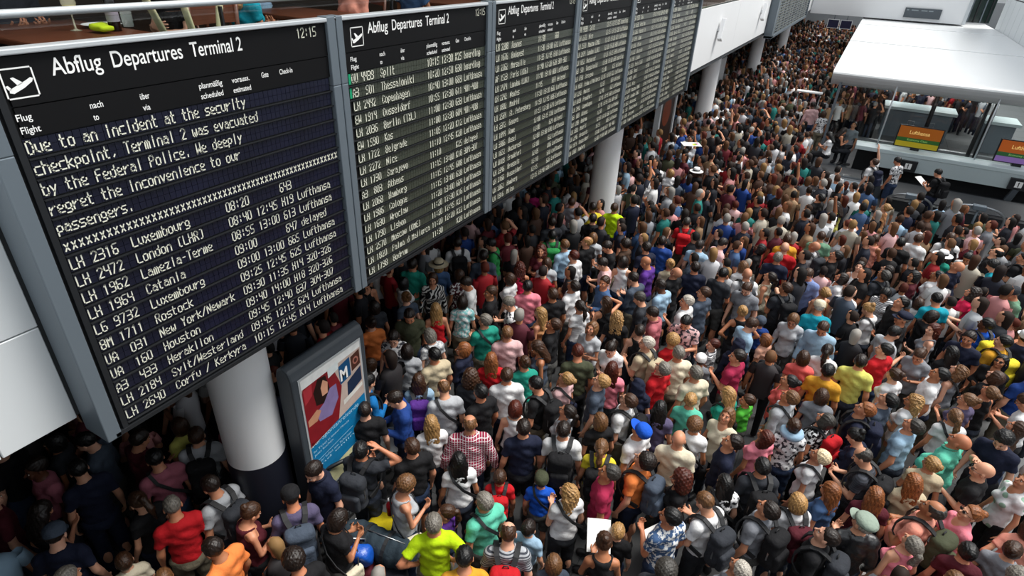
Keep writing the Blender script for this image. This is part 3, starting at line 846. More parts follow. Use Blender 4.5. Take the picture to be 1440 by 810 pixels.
TOPC = dict(black='#121215', navy='#141a30', charcoal='#2c2f35', white='#d9d9d9', cream='#d3c9b0', gray='#7d8086', ltgray='#a9acb0', red='#b5121c', maroon='#4d1420', orange='#e58040',
            purplegrey='#544d69', lime='#b4d60e', mint='#5fc0a4', teal='#1d8c78', turquoise='#0f93a6', blue='#183a7c', royalblue='#1554c0', brightblue='#1270b4', ltblue='#93b0c6',
            slate='#414b59', pink='#e0808e', hotpink='#d4214f', palepink='#d6adad', salmon='#e0937f', coral='#dc5f5a', raspberry='#9c2145', magenta='#a81c62', mustard='#d0962a',
            paleyellow='#c9c664', yellow='#dcc832', olive='#3f4330', green='#2a8a48', brightgreen='#4eb038', purple='#522a80', peach='#dba48a', dustypink='#9c5866', dustyrose='#ad6068',
            periwinkle='#7689b8', beige='#b9ab8e', brown='#4c382b', sage='#62886f', palesage='#8a988a', denim='#3f5b82', aqua='#86c4c4', tan='#c28a5c')
TOPN = dict(gray='grey', ltgray='light grey', purplegrey='purple-grey', royalblue='royal blue', brightblue='bright blue', ltblue='light blue', hotpink='hot pink', palepink='pale pink',
            paleyellow='pale yellow', brightgreen='bright green', dustypink='dusty pink', dustyrose='dusty rose', periwinkle='periwinkle blue', palesage='pale grey-green')
HAIRW = dict(short='short {} hair', buzz='close-cropped {} hair', receding='receding {} hair', long='long {} hair', wavy='long wavy {} hair', bob='bobbed {} hair', ponytail='{} ponytail',
             bun='{} hair up', curly='curly {} hair', curly_long='long curly {} hair', afro='{} curls', bald='bald head')
PATW = dict(plaid='plaid shirt', stripe='striped', hoop='hooped', floral='patterned', dark_floral='patterned', zebra='zebra-striped', graphic='graphic', leather='leather')
SKINS = ['#c58a6b', '#b87a5a', '#cf9a7c', '#a8704f', '#d2a086', '#bd8465']
NOUN = dict(T='t-shirt', L='long-sleeved top', V='sleeveless top', P='polo shirt')
def yaw_for(root, face):
    out = math.atan2(root[1], root[0])                # direction away from the viewer's spot
    return out + math.radians(face) - math.pi / 2
def colored(o, c):
    o.color = hexc(c) if isinstance(c, str) else c; return o
def jitter(c, a=.12):
    k = 1 + random.uniform(-a, a); return tuple(min(1, v * k) for v in c[:3]) + (1,)
def slot(o, m):
    for s_ in o.material_slots: s_.link = 'OBJECT'; s_.material = m
rows = [r.split() for r in PEOPLE.strip().splitlines()]
people = []
for r in rows:
    x, y, b, pose, face, hs, hc, tk, tc = r[:9]; x, y, face = float(x), float(y), float(face)
    tc, pat = (tc.split('/') + [None])[:2]; ex = dict((e.split(':', 1) + [''])[:2] for e in r[9:])
    kind = 'T' if tk == 'P' else tk
    sk = Skel(b, pose); hcen = sk.H((0, 0, .10)) * sk.b['scale']
    zlift = float(ex.get('z', 0)) - (.38 * sk.b['scale'] if sk.sit else 0)
    g = onz(x, y, hcen[2] + zlift); yw = yaw_for(g, face)
    c_, s_ = math.cos(yw), math.sin(yw)
    gx = g[0] - (c_ * hcen[0] - s_ * hcen[1]); gy = g[1] - (s_ * hcen[0] + c_ * hcen[1])
    people.append(dict(x=x, y=y, b=b, pose=pose, face=face, hs=hs, hc=hc, tk=tk, kind=kind, tc=tc, pat=pat, ex=ex, p=[gx, gy], p0=(gx, gy), yaw=yw, z=zlift))
# push apart the few that would stand inside one another
def relax(P, dmin=.42, it=22):
    for _ in range(it):
        for i in range(len(P)):
            for j in range(i + 1, len(P)):
                dx = P[j]['p'][0] - P[i]['p'][0]; dy = P[j]['p'][1] - P[i]['p'][1]; d = math.hypot(dx, dy)
                if d < dmin and d > 1e-6:
                    k = (dmin - d) * (.3 if P[i]['z'] == P[j]['z'] == 0 else 0) / d
                    P[i]['p'][0] -= dx * k; P[i]['p'][1] -= dy * k; P[j]['p'][0] += dx * k; P[j]['p'][1] += dy * k
        for q in P:
            if math.hypot(q['p'][0] + 4.1, q['p'][1] - 2.53) < .66:
                k = .03 / math.hypot(q['p'][0] + 4.1, q['p'][1] - 2.53); q['p'][0] += (q['p'][0] + 4.1) * k; q['p'][1] += (q['p'][1] - 2.53) * k
relax(people)
# ---- labels: one that singles each person out
def who(q): return {'m': 'man', 'h': 'heavyset man', 'f': 'woman', 'c': 'child'}[q['b']]
def base_label(q):
    e = q['ex']; h = HAIRW.get(q['hs'], '{}').format(HAIRN.get(q['hc'], ''))
    if 'hat' in e:
        t, c = e['hat'].split(':'); c = TOPN.get(c, c)
        h = {'cap': c + ' cap', 'sunhat': 'brimmed ' + c + ' hat', 'flatcap': c + ' flat cap', 'hijab': c + ' headscarf'}[t]
    tc = TOPN.get(q['tc'], q['tc']); pat = q['pat']
    top = f"{tc} {PATW[pat] + ' ' if pat else ''}{'' if pat == 'plaid' else NOUN[q['tk']]}".strip()
    s = f"{who(q)} with {h} in {top}"
    if 'K' in e: s += f", {TOPN.get(e['K'], e['K'])} backpack"
    return s
FACEW = [(25, 'seen from behind'), (70, 'turned to the left'), (115, 'in left profile'), (150, 'turned half to the viewer'), (181, 'facing the viewer')]
def facew(q):
    f = q['face']
    if f < -20: return 'turned to the right'
    return next(w for a, w in FACEW if f <= a)
def zone(q):
    x, y = q['x'], q['y']
    if x < 330: return 'in the dark under the board'
    if x < 420 and y > 630: return 'beside the near white column'
    if x < 560 and 460 < y < 690: return 'beside the blue poster stand'
    if y < 300: return 'deep in the hall'
    v = 'at the bottom edge' if y > 740 else 'in the near crowd' if y > 600 else 'in the middle crowd' if y > 440 else 'in the far crowd'
    if x > 1390: v = 'at the right edge'
    return v
LM = ['lime', 'orange', 'royalblue', 'raspberry', 'mustard', 'paleyellow', 'red', 'hotpink', 'yellow', 'brightgreen', 'teal', 'turquoise', 'green', 'pink', 'blue', 'mint', 'olive', 'coral', 'purple', 'magenta', 'salmon', 'periwinkle']
def labels(P):
    bl = [base_label(q) for q in P]; used = set()
    from collections import Counter
    cnt = Counter(bl)
    for q, l in zip(P, bl):
        cands = [l + ', ' + facew(q), l + ', ' + zone(q), l + ', ' + facew(q) + ' ' + zone(q)]
        near = sorted((math.hypot(o['x'] - q['x'], o['y'] - q['y']), k) for k, o in enumerate(P) if o is not q and o['tc'] in LM)[:14]
        for d, k in near:
            o = P[k]; dx, dy = o['x'] - q['x'], o['y'] - q['y']
            rel = ('left of' if dx > 0 else 'right of') if abs(dx) > abs(dy) else ('behind' if dy > 0 else 'in front of')
            cands.append(f"{l}, {rel} {who(o).replace('heavyset ', '')} in {TOPN.get(o['tc'], o['tc'])}")
        ok = [c for c in cands if c not in used and len(c.split()) <= 16]
        if cnt[l] > 1 and len(ok) > 3: ok = [c for c in cands[3:] if c in ok] or ok
        c = (ok or [l + ', ' + facew(q)])[0]
        used.add(c); q['label'] = c
labels(people)

def head_child(me, name, root, sk, mats=None):
    o = link(name, me, root); k = sk.b['scale'] * sk.hs
    m = Matrix((sk.hR * k).tolist()).to_4x4(); m.translation = Vector((sk.h0 * sk.b['scale']).tolist()); o.matrix_local = m
    return o
def make_person(q, i):
    b, pose = q['b'], q['pose']; x, y = q['p']; rng = random.Random(i * 31 + 5)
    root = empty('person', (x, y, q['z']), q['yaw'], label=q['label'], cat='person', group='people waiting in the near crowd')
    bm, sk = body_mesh(b, pose); skin = hexc(SKINS[rng.randrange(6)]); k = rng.uniform(.9, 1.12); skin = tuple(v * k for v in skin[:3]) + (1,)
    if i % 17 == 9 and q['hc'] in ('black', 'dkbrown'): skin = hexc('#5c3826')
    colored(link('body', bm, root), skin)
    if q['hs'] != 'bald' and q['ex'].get('hat', '')[:5] != 'hijab':
        hm = hair_mesh('buzz' if ('hat' in q['ex'] and q['hs'] == 'short') else q['hs']); colored(head_child(hm, 'hair', root, sk), jitter(hexc(HAIRC.get(q['hc'], '#222222'))))
    tc = jitter(hexc(TOPC[q['tc']]), .06)
    t = colored(link('shirt' if q['tk'] in 'TPV' else 'long_sleeved_top', top_mesh(b, pose, q['kind']), root), tc)
    if q['pat']: slot(t, M[q['pat']])
    if q['tk'] == 'P':
        c = MB(); sc = sk.b['scale']; pts = [(.073 * math.sin(a) * sc, (.012 + .073 * math.cos(a)) * sc, (1.50 - .02 * math.cos(a)) * sc) for a in np.linspace(.35, 2 * math.pi - .35, 14)]
        c.ribbon(pts, [(0, 0, 1)] * 14, .03, .01); colored(c.build('collar', M['cloth'], t), tuple(v * .8 for v in tc[:3]) + (1,))
    bk = 'trousers' if b != 'c' or sk.sit else 'shorts'
    if sk.sit: pass
    elif b == 'f' and i % 5 == 1: bk = 'skirt'
    elif b in 'mf' and i % 4 == 2: bk = 'shorts'
    colored(link(bk, bottom_mesh(b, bk, sk.sit), root), hexc(['#1a2238', '#141519', '#2c3340', '#4a4a48', '#26354f', '#6b6454', '#1d1f24'][rng.randrange(7)]))
    for sg in (1, -1): link('shoe', shoe_mesh(b, sg), root, loc=(0, .415 * sk.b['scale'], .39 * sk.b['scale']) if sk.sit else None)
    e = q['ex']
    if 'hat' in e:
        ty, c = e['hat'].split(':'); colored(head_child(hat_mesh(ty), {'cap': 'cap', 'sunhat': 'sun_hat', 'flatcap': 'flat_cap', 'hijab': 'headscarf'}[ty], root, sk), TOPC[c])
    if 'gl' in e: head_child(glasses_mesh(), 'sunglasses' if b == 'm' or q['pat'] is None else 'glasses', root, sk)
    if 'neck' in e:
        c = MB(); sc = sk.b['scale']; n_ = 14
        c.tube([(.10 * math.sin(a) * sc, (-.01 + .10 * math.cos(a)) * sc, 1.53 * sc) for a in np.linspace(.5, 2 * math.pi - .5, n_)], [.03] + [.048] * (n_ - 2) + [.03], 8)
        colored(c.build('neck_pillow', M['cloth'], label='soft light blue neck pillow around the woman\'s neck above black and white top', cat='pillow'), TOPC[e['neck']]).matrix_world = Matrix.Translation((x, y, 0)) @ Matrix.Rotation(q['yaw'], 4, 'Z')
    own = f"{who(q)} in {TOPN.get(q['tc'], q['tc'])}"
    sc = sk.b['scale']
    if 'K' in e:
        a, p, zm, st, hm = pack_meshes(); r = empty('backpack', (x, y, q['z']), q['yaw']); r.scale = (sc, sc, sc)
        if b == 'h': r.scale = (1.07 * sc, 1.08 * sc, 1.0 * sc)
        c = hexc(TOPC[e['K']]); colored(link('pack_body', a, r), c); colored(link('pocket', p, r), tuple(v * 1.25 for v in c[:3]) + (1,)); link('zip', zm, r); link('handle', hm, r)
        for s in st: link('strap', s, r)
        people_bags.append((r, 'K', e['K'], q))
    if 'X' in e:
        a, s = satchel_meshes(); r = empty('shoulder_bag', (x, y, q['z']), q['yaw']); r.scale = (sc, sc, sc)
        if b == 'h': r.scale = (1.07 * sc, 1.08 * sc, 1.0 * sc)
        colored(link('bag_body', a, r), TOPC[e['X']]); link('strap', s, r); people_bags.append((r, 'X', e['X'], q))
    if 'ph' in e or 'pa' in e or 'bag' in e:
        fg, th = sk.hand(sk.arms[0]); pt = (fg[1][2] + sk.arms[0][3]) / 2 + np.array([-.05 if pose in 'pl' else 0, .05, .035]); pt = pt * sc
        rm = Matrix.Translation((x, y, q['z'])) @ Matrix.Rotation(q['yaw'], 4, 'Z')
        if 'ph' in e:
            c = MB(); c.box(-.036, .036, -.075, .075, -.005, .005, 0); c.box(-.032, .032, -.068, .068, .005, .0062, 1)
            o = bevel(c.build('phone', [M['dark'], mat('phone_screen', '#27384f', .1)]), .003); o.matrix_world = rm @ Matrix.Translation(pt) @ Matrix.Rotation(.6, 4, 'X'); people_bags.append((o, 'ph', '', q))
        if 'pa' in e:
            c = MB(); n = 8; vs = [(-.11 + .22 * i / n, y_, .012 * math.sin(i / n * 3.1) + z_) for z_ in (0, .0015) for y_ in (-.15, .15) for i in range(n + 1)]; m_ = n + 1
            c.add(vs, [(i, i + 1, m_ + i + 1, m_ + i) for i in range(n)] + [(2 * m_ + i, 3 * m_ + i, 3 * m_ + i + 1, 2 * m_ + i + 1) for i in range(n)])
            o = c.build('paper_sheet', mat('paper', '#e9e9e6', .7)); o.matrix_world = rm @ Matrix.Translation(pt + np.array([0, .08, .0])) @ Matrix.Rotation(.5, 4, 'X'); people_bags.append((o, 'pa', '', q))
        if 'bag' in e:
            F = Field(*[np.arange(l, h, .015).astype(np.float32) for l, h in ((-.2, .2), (-.15, .15), (-.25, .25))])
            F.ell((0, 0, -.02), (.15, .10, .15)); F.cap((0, 0, .1), (.02, 0, .2), .05, .03, .03); F.warp(lambda X, Y, Z: .014 * np.sin(33 * X + 20 * Z) * np.sin(28 * Y + 24 * Z))
            v, f = F.mesh(); o = link('plastic_bag', np_mesh('plastic_bag', v, f, [M['leather']])); colored(o, '#e2731c' if e['bag'] == 'orange' else '#1466b0')
            o.matrix_world = rm @ Matrix.Translation(pt + np.array([-.05, .22, -.12])) @ Matrix.Rotation(.9, 4, 'Y'); people_bags.append((o, 'bag', e['bag'], q))
    if 'pl' in e: pass
    return root
people_bags = []
def bag_labels():
    used = set()
    noun = dict(K='backpack', X='shoulder bag', ph='dark smartphone', pa='white sheet of paper', bag='crumpled plastic bag')
    verb = dict(K='worn by', X='slung across', ph='held by', pa='held by', bag='held by')
    for o, t, c, q in people_bags:
        cn = TOPN.get(c, c); q0 = dict(q); q0['ex'] = {}
        h = base_label(q0); l = f"{cn} {noun[t]} {verb[t]} {h}".strip()
        w = l.split()
        if l in used or len(w) > 16:
            l = f"{cn} {noun[t]} {verb[t]} {who(q)} in {TOPN.get(q['tc'], q['tc'])}, {facew(q)} {zone(q)}"
        n = 0
        if l in used or len(l.split()) > 16: l = f"{cn} {noun[t]} {verb[t]} {who(q)} in {TOPN.get(q['tc'], q['tc'])}, {zone(q)}"
        if l in used: l = f"{cn} {noun[t]} of {who(q)} with {HAIRW.get(q['hs'], '{}').format(HAIRN.get(q['hc'], ''))}, {zone(q)}"
        used.add(l); tag(o, l, {'K': 'backpack', 'X': 'bag', 'ph': 'phone', 'pa': 'paper', 'bag': 'bag'}[t], {'K': 'backpacks worn in the crowd', 'X': 'shoulder bags in the crowd'}.get(t))
for i, q in enumerate(people): make_person(q, i)
# ------------------------------------------------------------------ lettering
FONT = {}
_src = '''A 00040626 4442 ... '''
G = {
'A': '0004264440|0242', 'B': '000636454433|032333424130100|06', 'C': '45361605011030 41', 'D': '0006264541200 0', 'E': '46060040|0333', 'F': '460600|0333', 'G': '453616050110304143 23',
'H': '0600|4640|0343', 'I': '1636|2620|1030', 'J': '46413010 01', 'K': '0600|4603|1340', 'L': '060040', 'M': '0006234640', 'N': '00064046', 'O': '160501103041453616', 'P': '00063645443303',
'Q': '160501103041453616|2240', 'R': '00063645443303|2340', 'S': '4536160504134241301001', 'T': '0646|2620', 'U': '060110304146', 'V': '062046', 'W': '0600234046', 'X': '0640|4600', 'Y': '062346|2320', 'Z': '06460040',
'a': '14344340|4110010213 43'.replace(' ', ''), 'b': '0600304144|44340 4'.replace(' ', ''), 'c': '4404010040', 'd': '4640|4010010414 44'.replace(' ', ''), 'e': '4010010434 44 42 02'.replace(' ', ''), 'f': '10153646|0434',
'g': '44040141|4449|00', 'h': '0600|04344340', 'i': '2420|2526', 'j': '3430|3536', 'k': '0600|4402|1240', 'l': '2620', 'm': '0004|0424|2420|2444|4440', 'n': '0004|04344340', 'o': '0400404404', 'p': '0004|044442410141', 'q': '4044|4404014 1'.replace(' ', ''),
'r': '0004|023444', 's': '4404024240 00'.replace(' ', ''), 't': '1610|0434|1030', 'u': '04013040|4440', 'v': '042044', 'w': '0400204044|2022', 'x': '0440|4400', 'y': '0422|4400', 'z': '04440040',
'0': '0600404606', '1': '152620', '2': '0516364544 0040'.replace(' ', ''), '3': '0646400 0|0343'.replace(' ', ''), '4': '060343|4640', '5': '4606033342413000', '6': '4606004043 03'.replace(' ', ''), '7': '064610', '8': '06004046 06|0343'.replace(' ', ''), '9': '434606034 3|4340 00'.replace(' ', ''),
':': '2122|2425', '.': '2021', ',': '2110', '-': '1333', '/': '0046', '(': '36160010 30'.replace(' ', '').replace('1600', '1510').replace('1510', '1610'), ')': '16363010', "'": '2625', '*': '0440|4400|2420',
}
def _clean(s):
    out = []
    for st in s.split('|'):
        st = st.replace(' ', ''); st = st[:len(st) // 2 * 2]
        pts = [(int(st[i]), min(int(st[i + 1]), 6)) for i in range(0, len(st), 2)]
        if len(pts) > 1: out.append(pts)
    return out
G['g'] = '44040141|4440|4000'; G['p'] = '0004|0444410101'; G['q'] = '4044|44040141'
for k_ in G: FONT[k_] = _clean(G[k_])
for a_, p_ in {'g': [[(4, 4), (0, 4), (0, 1), (4, 1)], [(4, 4), (4, -1), (0, -1)]], 'p': [[(0, -1), (0, 4), (4, 4), (4, 1), (0, 1)]], 'y': [[(0, 4), (2, 1)], [(4, 4), (1, -1)]], 'j': [[(3, 4), (3, -1), (1, -1)]],
               'B': [[(0, 0), (0, 6), (4, 6), (4, 3), (0, 3)], [(4, 3), (4, 0), (0, 0)]], 'D': [[(0, 0), (0, 6), (3, 6), (4, 4), (4, 2), (3, 0), (0, 0)]], 'J': [[(4, 6), (4, 0), (0, 0), (0, 2)]], 'G': [[(4, 6), (0, 6), (0, 0), (4, 0), (4, 3), (2, 3)]]}.items(): FONT[a_] = p_
def stroke_text(b, s, y, z, cw, w, h, x, th, mi=0, cell=None):
    """flat strokes on a plane of constant x, reading along +y"""
    for i, ch in enumerate(s):
        y0 = y + i * cw
        for st in FONT.get(ch, []):
            for (a0, a1), (b0, b1) in zip(st, st[1:]):
                p = np.array([y0 + a0 / 4 * w, z + a1 / 6 * h]); q = np.array([y0 + b0 / 4 * w, z + b1 / 6 * h]); d = q - p; L = np.linalg.norm(d)
                if L < 1e-6: continue
                d /= L; n = np.array([-d[1], d[0]]) * th / 2; p = p - d * th / 2; q = q + d * th / 2
                b.add([(x, *(p - n)), (x, *(q - n)), (x, *(q + n)), (x, *(p + n))], [(0, 1, 2, 3)], mi)
_cap = None
def font_mesh(s, name, width, cap, m, parent, loc, rot=None, extrude=.001, bold=0):
    """built-in font, scaled to a real width and capital height; plane of text faces +x and reads along +y unless rot given"""
    global _cap
    def mk(t, off=0):
        c = bpy.data.curves.new('text', 'FONT'); c.body = t; c.extrude = 0; c.offset = off; o = bpy.data.objects.new('text', c)
        COL.objects.link(o); dg = bpy.context.evaluated_depsgraph_get(); me = bpy.data.meshes.new_from_object(o.evaluated_get(dg)); bpy.data.objects.remove(o); return me
    if _cap is None: _cap = max(v.co.y for v in mk('H').vertices)
    me = mk(s, bold); co = np.empty(len(me.vertices) * 3); me.vertices.foreach_get('co', co); co = co.reshape(-1, 3)
    x0, x1 = co[:, 0].min(), co[:, 0].max(); sx = width / (x1 - x0) if width else cap / _cap * .72; sy = cap / _cap
    u = (co[:, 0] - x0) * sx; v = co[:, 1] * sy
    out = np.stack([np.full(len(u), 0.0), u, v], 1); me.vertices.foreach_set('co', out.ravel()); me.materials.clear(); me.materials.append(m); me.update()
    o = link(name, me, parent, loc=loc)
    if rot: o.rotation_euler = rot
    return o
SKIP_FLAP = False
# ------------------------------------------------------------------ departure boards
BX = -3.2; PW = 2.055; PY = 1.165; ROWZ = 4.886; PITCH = .0998; CW = .0352; NC = 54
T1 = [(0, 'Due to an incident at the security'), (0, 'checkpoint, Terminal 2 was evacuated'), (0, 'by the Federal Police. We deeply'), (0, 'regret the inconvenience to our'), (0, 'passengers.'), (0, 'x' * 54),
      'LH 2316|Luxembourg|08:20||643|', 'LH 2472|London (LHR)|08:40|12:45|H19|Lufthansa', 'LH 1962|Lamezia-Terme|08:55|13:00|613|Lufthansa', 'LH 1964|Catania|09:00||647|delayed', 'LG 9732|Luxembourg|09:00|13:00|665|Lufthansa',
      'BM 1711|Rostock|09:25|12:45|625|Lufthansa', 'UA  031|New York/Newark|09:30|11:35|H14|320-326', 'UA  160|Houston|09:40|14:00|H18|320-326', 'A3  433|Heraklion|09:45|12:40|637|304-307', 'LH 2184|Sylt/Westerland|09:45|12:15|624|Lufthansa', 'LH 2640|Corfu / Kerkyra|10:15|12:45|K14|Lufthansa']
T2 = ['OU 4439|Split|10:15|12:30|K25|boarding', 'A3  501|Thessaloniki|10:20|12:50|G38|boarding', 'LH 2442|Copenhagen|10:40|13:00|G69|Lufthansa', 'EW 1914|Dusseldorf|10:55|12:30|G11|401-408', 'LH 2036|Berlin (TXL)|11:00|12:30|G33|Lufthansa',
      'EW 1590|Kos|11:00|12:30|G04|401-408', 'LH 1722|Belgrade|11:05|12:20|K12|Lufthansa', 'LH 2272|Nice|11:10|12:45|K20|Lufthansa', 'LH 1730|Sarajevo|11:10||K25|delayed', 'A3  803|Athens|11:15|13:00|K18|304-307', 'LH 2068|Hamburg|11:15|12:45|G08|Lufthansa',
      'LH 1986|Cologne|11:15|13:00|G28|Lufthansa', 'LH 1630|Wroclaw|11:20|13:00|G64|Lufthansa', 'LH 1790|Lisbon|11:20|12:30|K16|Lufthansa', 'LH 2570|Moscow (DME)|11:20|12:45|K21|Lufthansa', 'LH 1820|Palma d Mallorca|11:20|12:20|K22|Lufthansa', 'LH 1798|Bodrum|11:30||K28|Lufthansa']
T3 = ['LH 2208|Rennes|11:30||G60|', 'LH 1676|Budapest|11:30|13:00|G12|Lufthansa', 'LH 2262|Marseille|11:35|12:45|G18|Lufthansa', 'AF 1523|Paris (CDG)|11:40|12:20|G28|301-302', 'LH 2474|London (LHR)|11:40|13:10|H08|Lufthansa', 'LH 2242|Nantes|11:45||G64|delayed',
      'LH 1802|Madrid|11:50|13:20|G32|Lufthansa', 'LH 2564|St. Petersburg|11:50|12:45|H36|Lufthansa', 'LH 2372|Geneva|11:55|12:30|G14|Lufthansa', 'LH 1844|Rome|12:00|13:15|K10|Lufthansa', 'LH 3366|Basel|12:00||G24|delayed', 'LH 1652|Bucharest|12:00|13:30|G40|Lufthansa', 'LH 0109|Frankfurt|12:00||G22|Lufthansa',
      'LH 2346|Brussels|12:05||K06|Lufthansa', 'LH 2166|Dusseldorf|12:10||G10|Lufthansa', 'LH 2062|Hamburg|12:15||G26|Lufthansa', 'LH 1916|Milan|12:15|13:40|K08|Lufthansa']
rr = random.Random(3)
_pool = [t.split('|') for t in T2 + T3]
def _far(k):
    out = []
    for i in range(17):
        a = list(_pool[(i * 7 + k * 5) % len(_pool)]); tt = 12 * 60 + 15 + k * 55 + i * 3; a[2] = f'{tt // 60:02d}:{tt % 60 // 5 * 5:02d}'; a[3] = a[3] and f'{(tt + 60) // 60:02d}:{(tt + 60) % 60 // 5 * 5:02d}'; out.append('|'.join(a))
    return out
TEXTS = [T1, T2, T3, _far(0), _far(1), _far(2)]
COLS = [0, 9, 26, 32, 38, 42]
flapmat = mat('split_flap', '#0f1124', .34, noise=.6, nscale=2.2, spec=.5); flapg = mat('split_flap_greenish_sheen', '#3a3e35', .34, noise=.3, nscale=30, spec=.6)  # first board's blue cast and other boards' lighter tone are reflections painted in
flapgreen = mat('green_flap', '#0f8f63', .5)
def flap_box(b, y, z, mi=0, w=.0335):
    b.box(-.004, .0, y + .0009, y + w, z + .041, z + .079, mi); b.box(-.004, -.0006, y + .0009, y + w, z, z + .039, mi)
_fl = MB(); flap_box(_fl, 0, 0); FLAP = _fl.mesh('flap', [flapmat])
def plane_icon(b, y0, z0, s, x):
    t = .05 * s
    for (a, c, d, e) in ((0, s, 0, t), (0, s, s - t, s), (0, t, 0, s), (s - t, s, 0, s)): b.add([(x, y0 + a, z0 + d), (x, y0 + c, z0 + d), (x, y0 + c, z0 + e), (x, y0 + a, z0 + e)], [(0, 1, 2, 3)])
    P = lambda pts: b.add([(x, y0 + u * s, z0 + v * s) for u, v in pts], [tuple(range(len(pts)))])
    P([(.12, .22), (.24, .18), (.60, .33), (.88, .50), (.94, .60), (.86, .64), (.70, .56), (.14, .32)])       # body
    P([(.42, .42), (.60, .50), (.36, .70), (.27, .68)]); P([(.12, .30), (.22, .33), (.13, .46), (.05, .44)])
ordn = ['nearest departure board, with the evacuation message above the flight rows', 'second departure board from the left, first row reading Split', 'third departure board, between the Split board and the one above the white column', 'fourth departure board, just before the second white column',
        'fifth departure board, fully in shine, next to last of the row', 'sixth and last departure board, ending beside the white parapet']
for k in range(6):
    y0 = PY + k * PW; root = empty('departure_board', (BX, y0, 3.24), 0, label=ordn[k], cat='departure board', group='split-flap departure boards over the crowd')
    Z = lambda z: z - 3.24
    b = MB(); b.box(-.08, -.012, .0, PW, Z(3.245), Z(5.30)); b.build('backing', M['gap'], root)
    b = MB(); b.box(-.02, .006, .08, PW - .03, Z(5.10), Z(5.305)); b.build('title_panel', M['black'], root)
    b = MB(); b.box(-.02, .004, .08, PW - .03, Z(4.962), Z(5.094)); b.build('header_panel', M['black'], root)
    b = MB(); b.box(-.05, .028, -.02, PW + .02, Z(5.312), Z(5.338)); bevel(b.build('top_rail', M['frame_lt'], root), .006)
    b = MB(); b.box(-.21, .02, -.02, PW + .02, Z(3.225), Z(3.25)); b.build('bottom_rail', M['dark'], root)
    for n_, (a, c) in enumerate(((-.075, .0), (.008, .07))):
        if k == 0:
            if n_ == 0: continue
            a, c = -.07, .012
        b = MB(); b.box(-.21, .02 if k == 0 else .03, a, c, Z(3.22), Z(4.9)); b.box(-.06, .02 if k == 0 else .03, a, c, Z(4.9), Z(5.345)); bevel(b.build('frame_post', M['frame'], root), .006)
    if k == 5:
        b = MB(); b.box(-.21, .045, PW - .03, PW + .05, Z(3.22), Z(5.345)); bevel(b.build('frame_post', M['frame'], root), .006)
    if k == 0:
        b = MB(); b.box(-.20, .012, .03, .06, Z(3.25), Z(5.31)); b.build('inner_frame', M['dark'], root)
    ox = .075 if k == 0 else .138
    # title, clock and column headings
    b = MB(); plane_icon(b, ox - (.004 if k == 0 else -.02), Z(5.13), .13, .0075); b.build('departure_symbol', M['lettering'], root)
    for w_, yy, ww in (('Abflug', 0, .225), ('Departures', .275, .375), ('Terminal 2', .70, .33)): font_mesh(w_, 'title_word', ww, .073, M['lettering'], root, (.0078, ox + .20 + yy, Z(5.207)), bold=.008)
    b = MB(); stroke_text(b, '12:15' if k < 2 else '12:15', ox + 1.655, Z(5.235), .034, .024, .055, .0078, .006); b.build('clock_digits', M['flapletter'], root)
    for up, lo_, yy, w in (('Flug', 'Flight', .0, .062), ('nach', 'to', .315, .062), ('über', 'via', .565, .05), ('planmäßig', 'scheduled', .905, .15), ('vorauss.', 'estimated', 1.12, .125), ('Gate', '', 1.335, .052), ('Check-In', '', 1.475, .105)):
        font_mesh(up, 'column_heading', w, .030, M['lettering'], root, (.0058, ox + yy, Z(5.036)), bold=.008)
        if lo_: font_mesh(lo_, 'column_heading', {'to': .025, 'via': .04, 'Flight': .08, 'scheduled': .145}.get(lo_, w), .030, M['lettering'], root, (.0058, ox + yy, Z(4.980)), bold=.008)
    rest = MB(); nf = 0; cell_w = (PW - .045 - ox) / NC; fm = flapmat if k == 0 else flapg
    for r in range(17):
        zb = ROWZ - r * PITCH - .010
        bar = MB(); bar.box(-.012, .012, .065, PW - .025, Z(zb) - .0145, Z(zb) - .0085); bar.build('row_bar', M['dark'], root)
        for c in range(NC):
            yy = ox - .008 + c * CW
            if k == 0 and c < 17:
                link('flap', FLAP, root, loc=(0, yy, Z(zb))); nf += 1
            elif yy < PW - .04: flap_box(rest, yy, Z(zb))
        if k == 1 and r < 2: g = MB(); g.box(0, .002, .104, .126, Z(zb) + .004, Z(zb) + .076); g.build('status_flap', flapgreen, root)
        t = TEXTS[k][r]; lt = MB()
        if isinstance(t, tuple): parts_ = [(0, t[1])]
        else: parts_ = list(zip(COLS, t.split('|')))
        for c0, s_ in parts_:
            x5 = s_[0:1] == 'x' and len(s_) > 40
            if x5: s_ = s_[:int((PW - .05 - ox) / CW)]
            if k < 2 and not x5:
                j_ = 0
                for w_ in s_.split(' '):
                    if w_: lt = MB(); stroke_text(lt, w_, ox + (c0 + j_) * CW, Z(zb) + .011, CW, .0235, .058, .0012, .0068 if k == 0 else .0072); lt.build('row_word', M['flapletter'], root); lt = MB()
                    j_ += len(w_) + 1
                continue
            stroke_text(lt, s_, ox + c0 * CW + (.003 if x5 else 0), Z(zb) + (.016 if x5 else .011), CW, .018 if x5 else .0235, .055 if x5 else .058, .0012, .0068 if k == 0 else .0072)
        if lt.v: lt.build('row_lettering', M['flapletter'], root, kind='stuff')
    rest.build('flap', fm, root, kind='stuff')

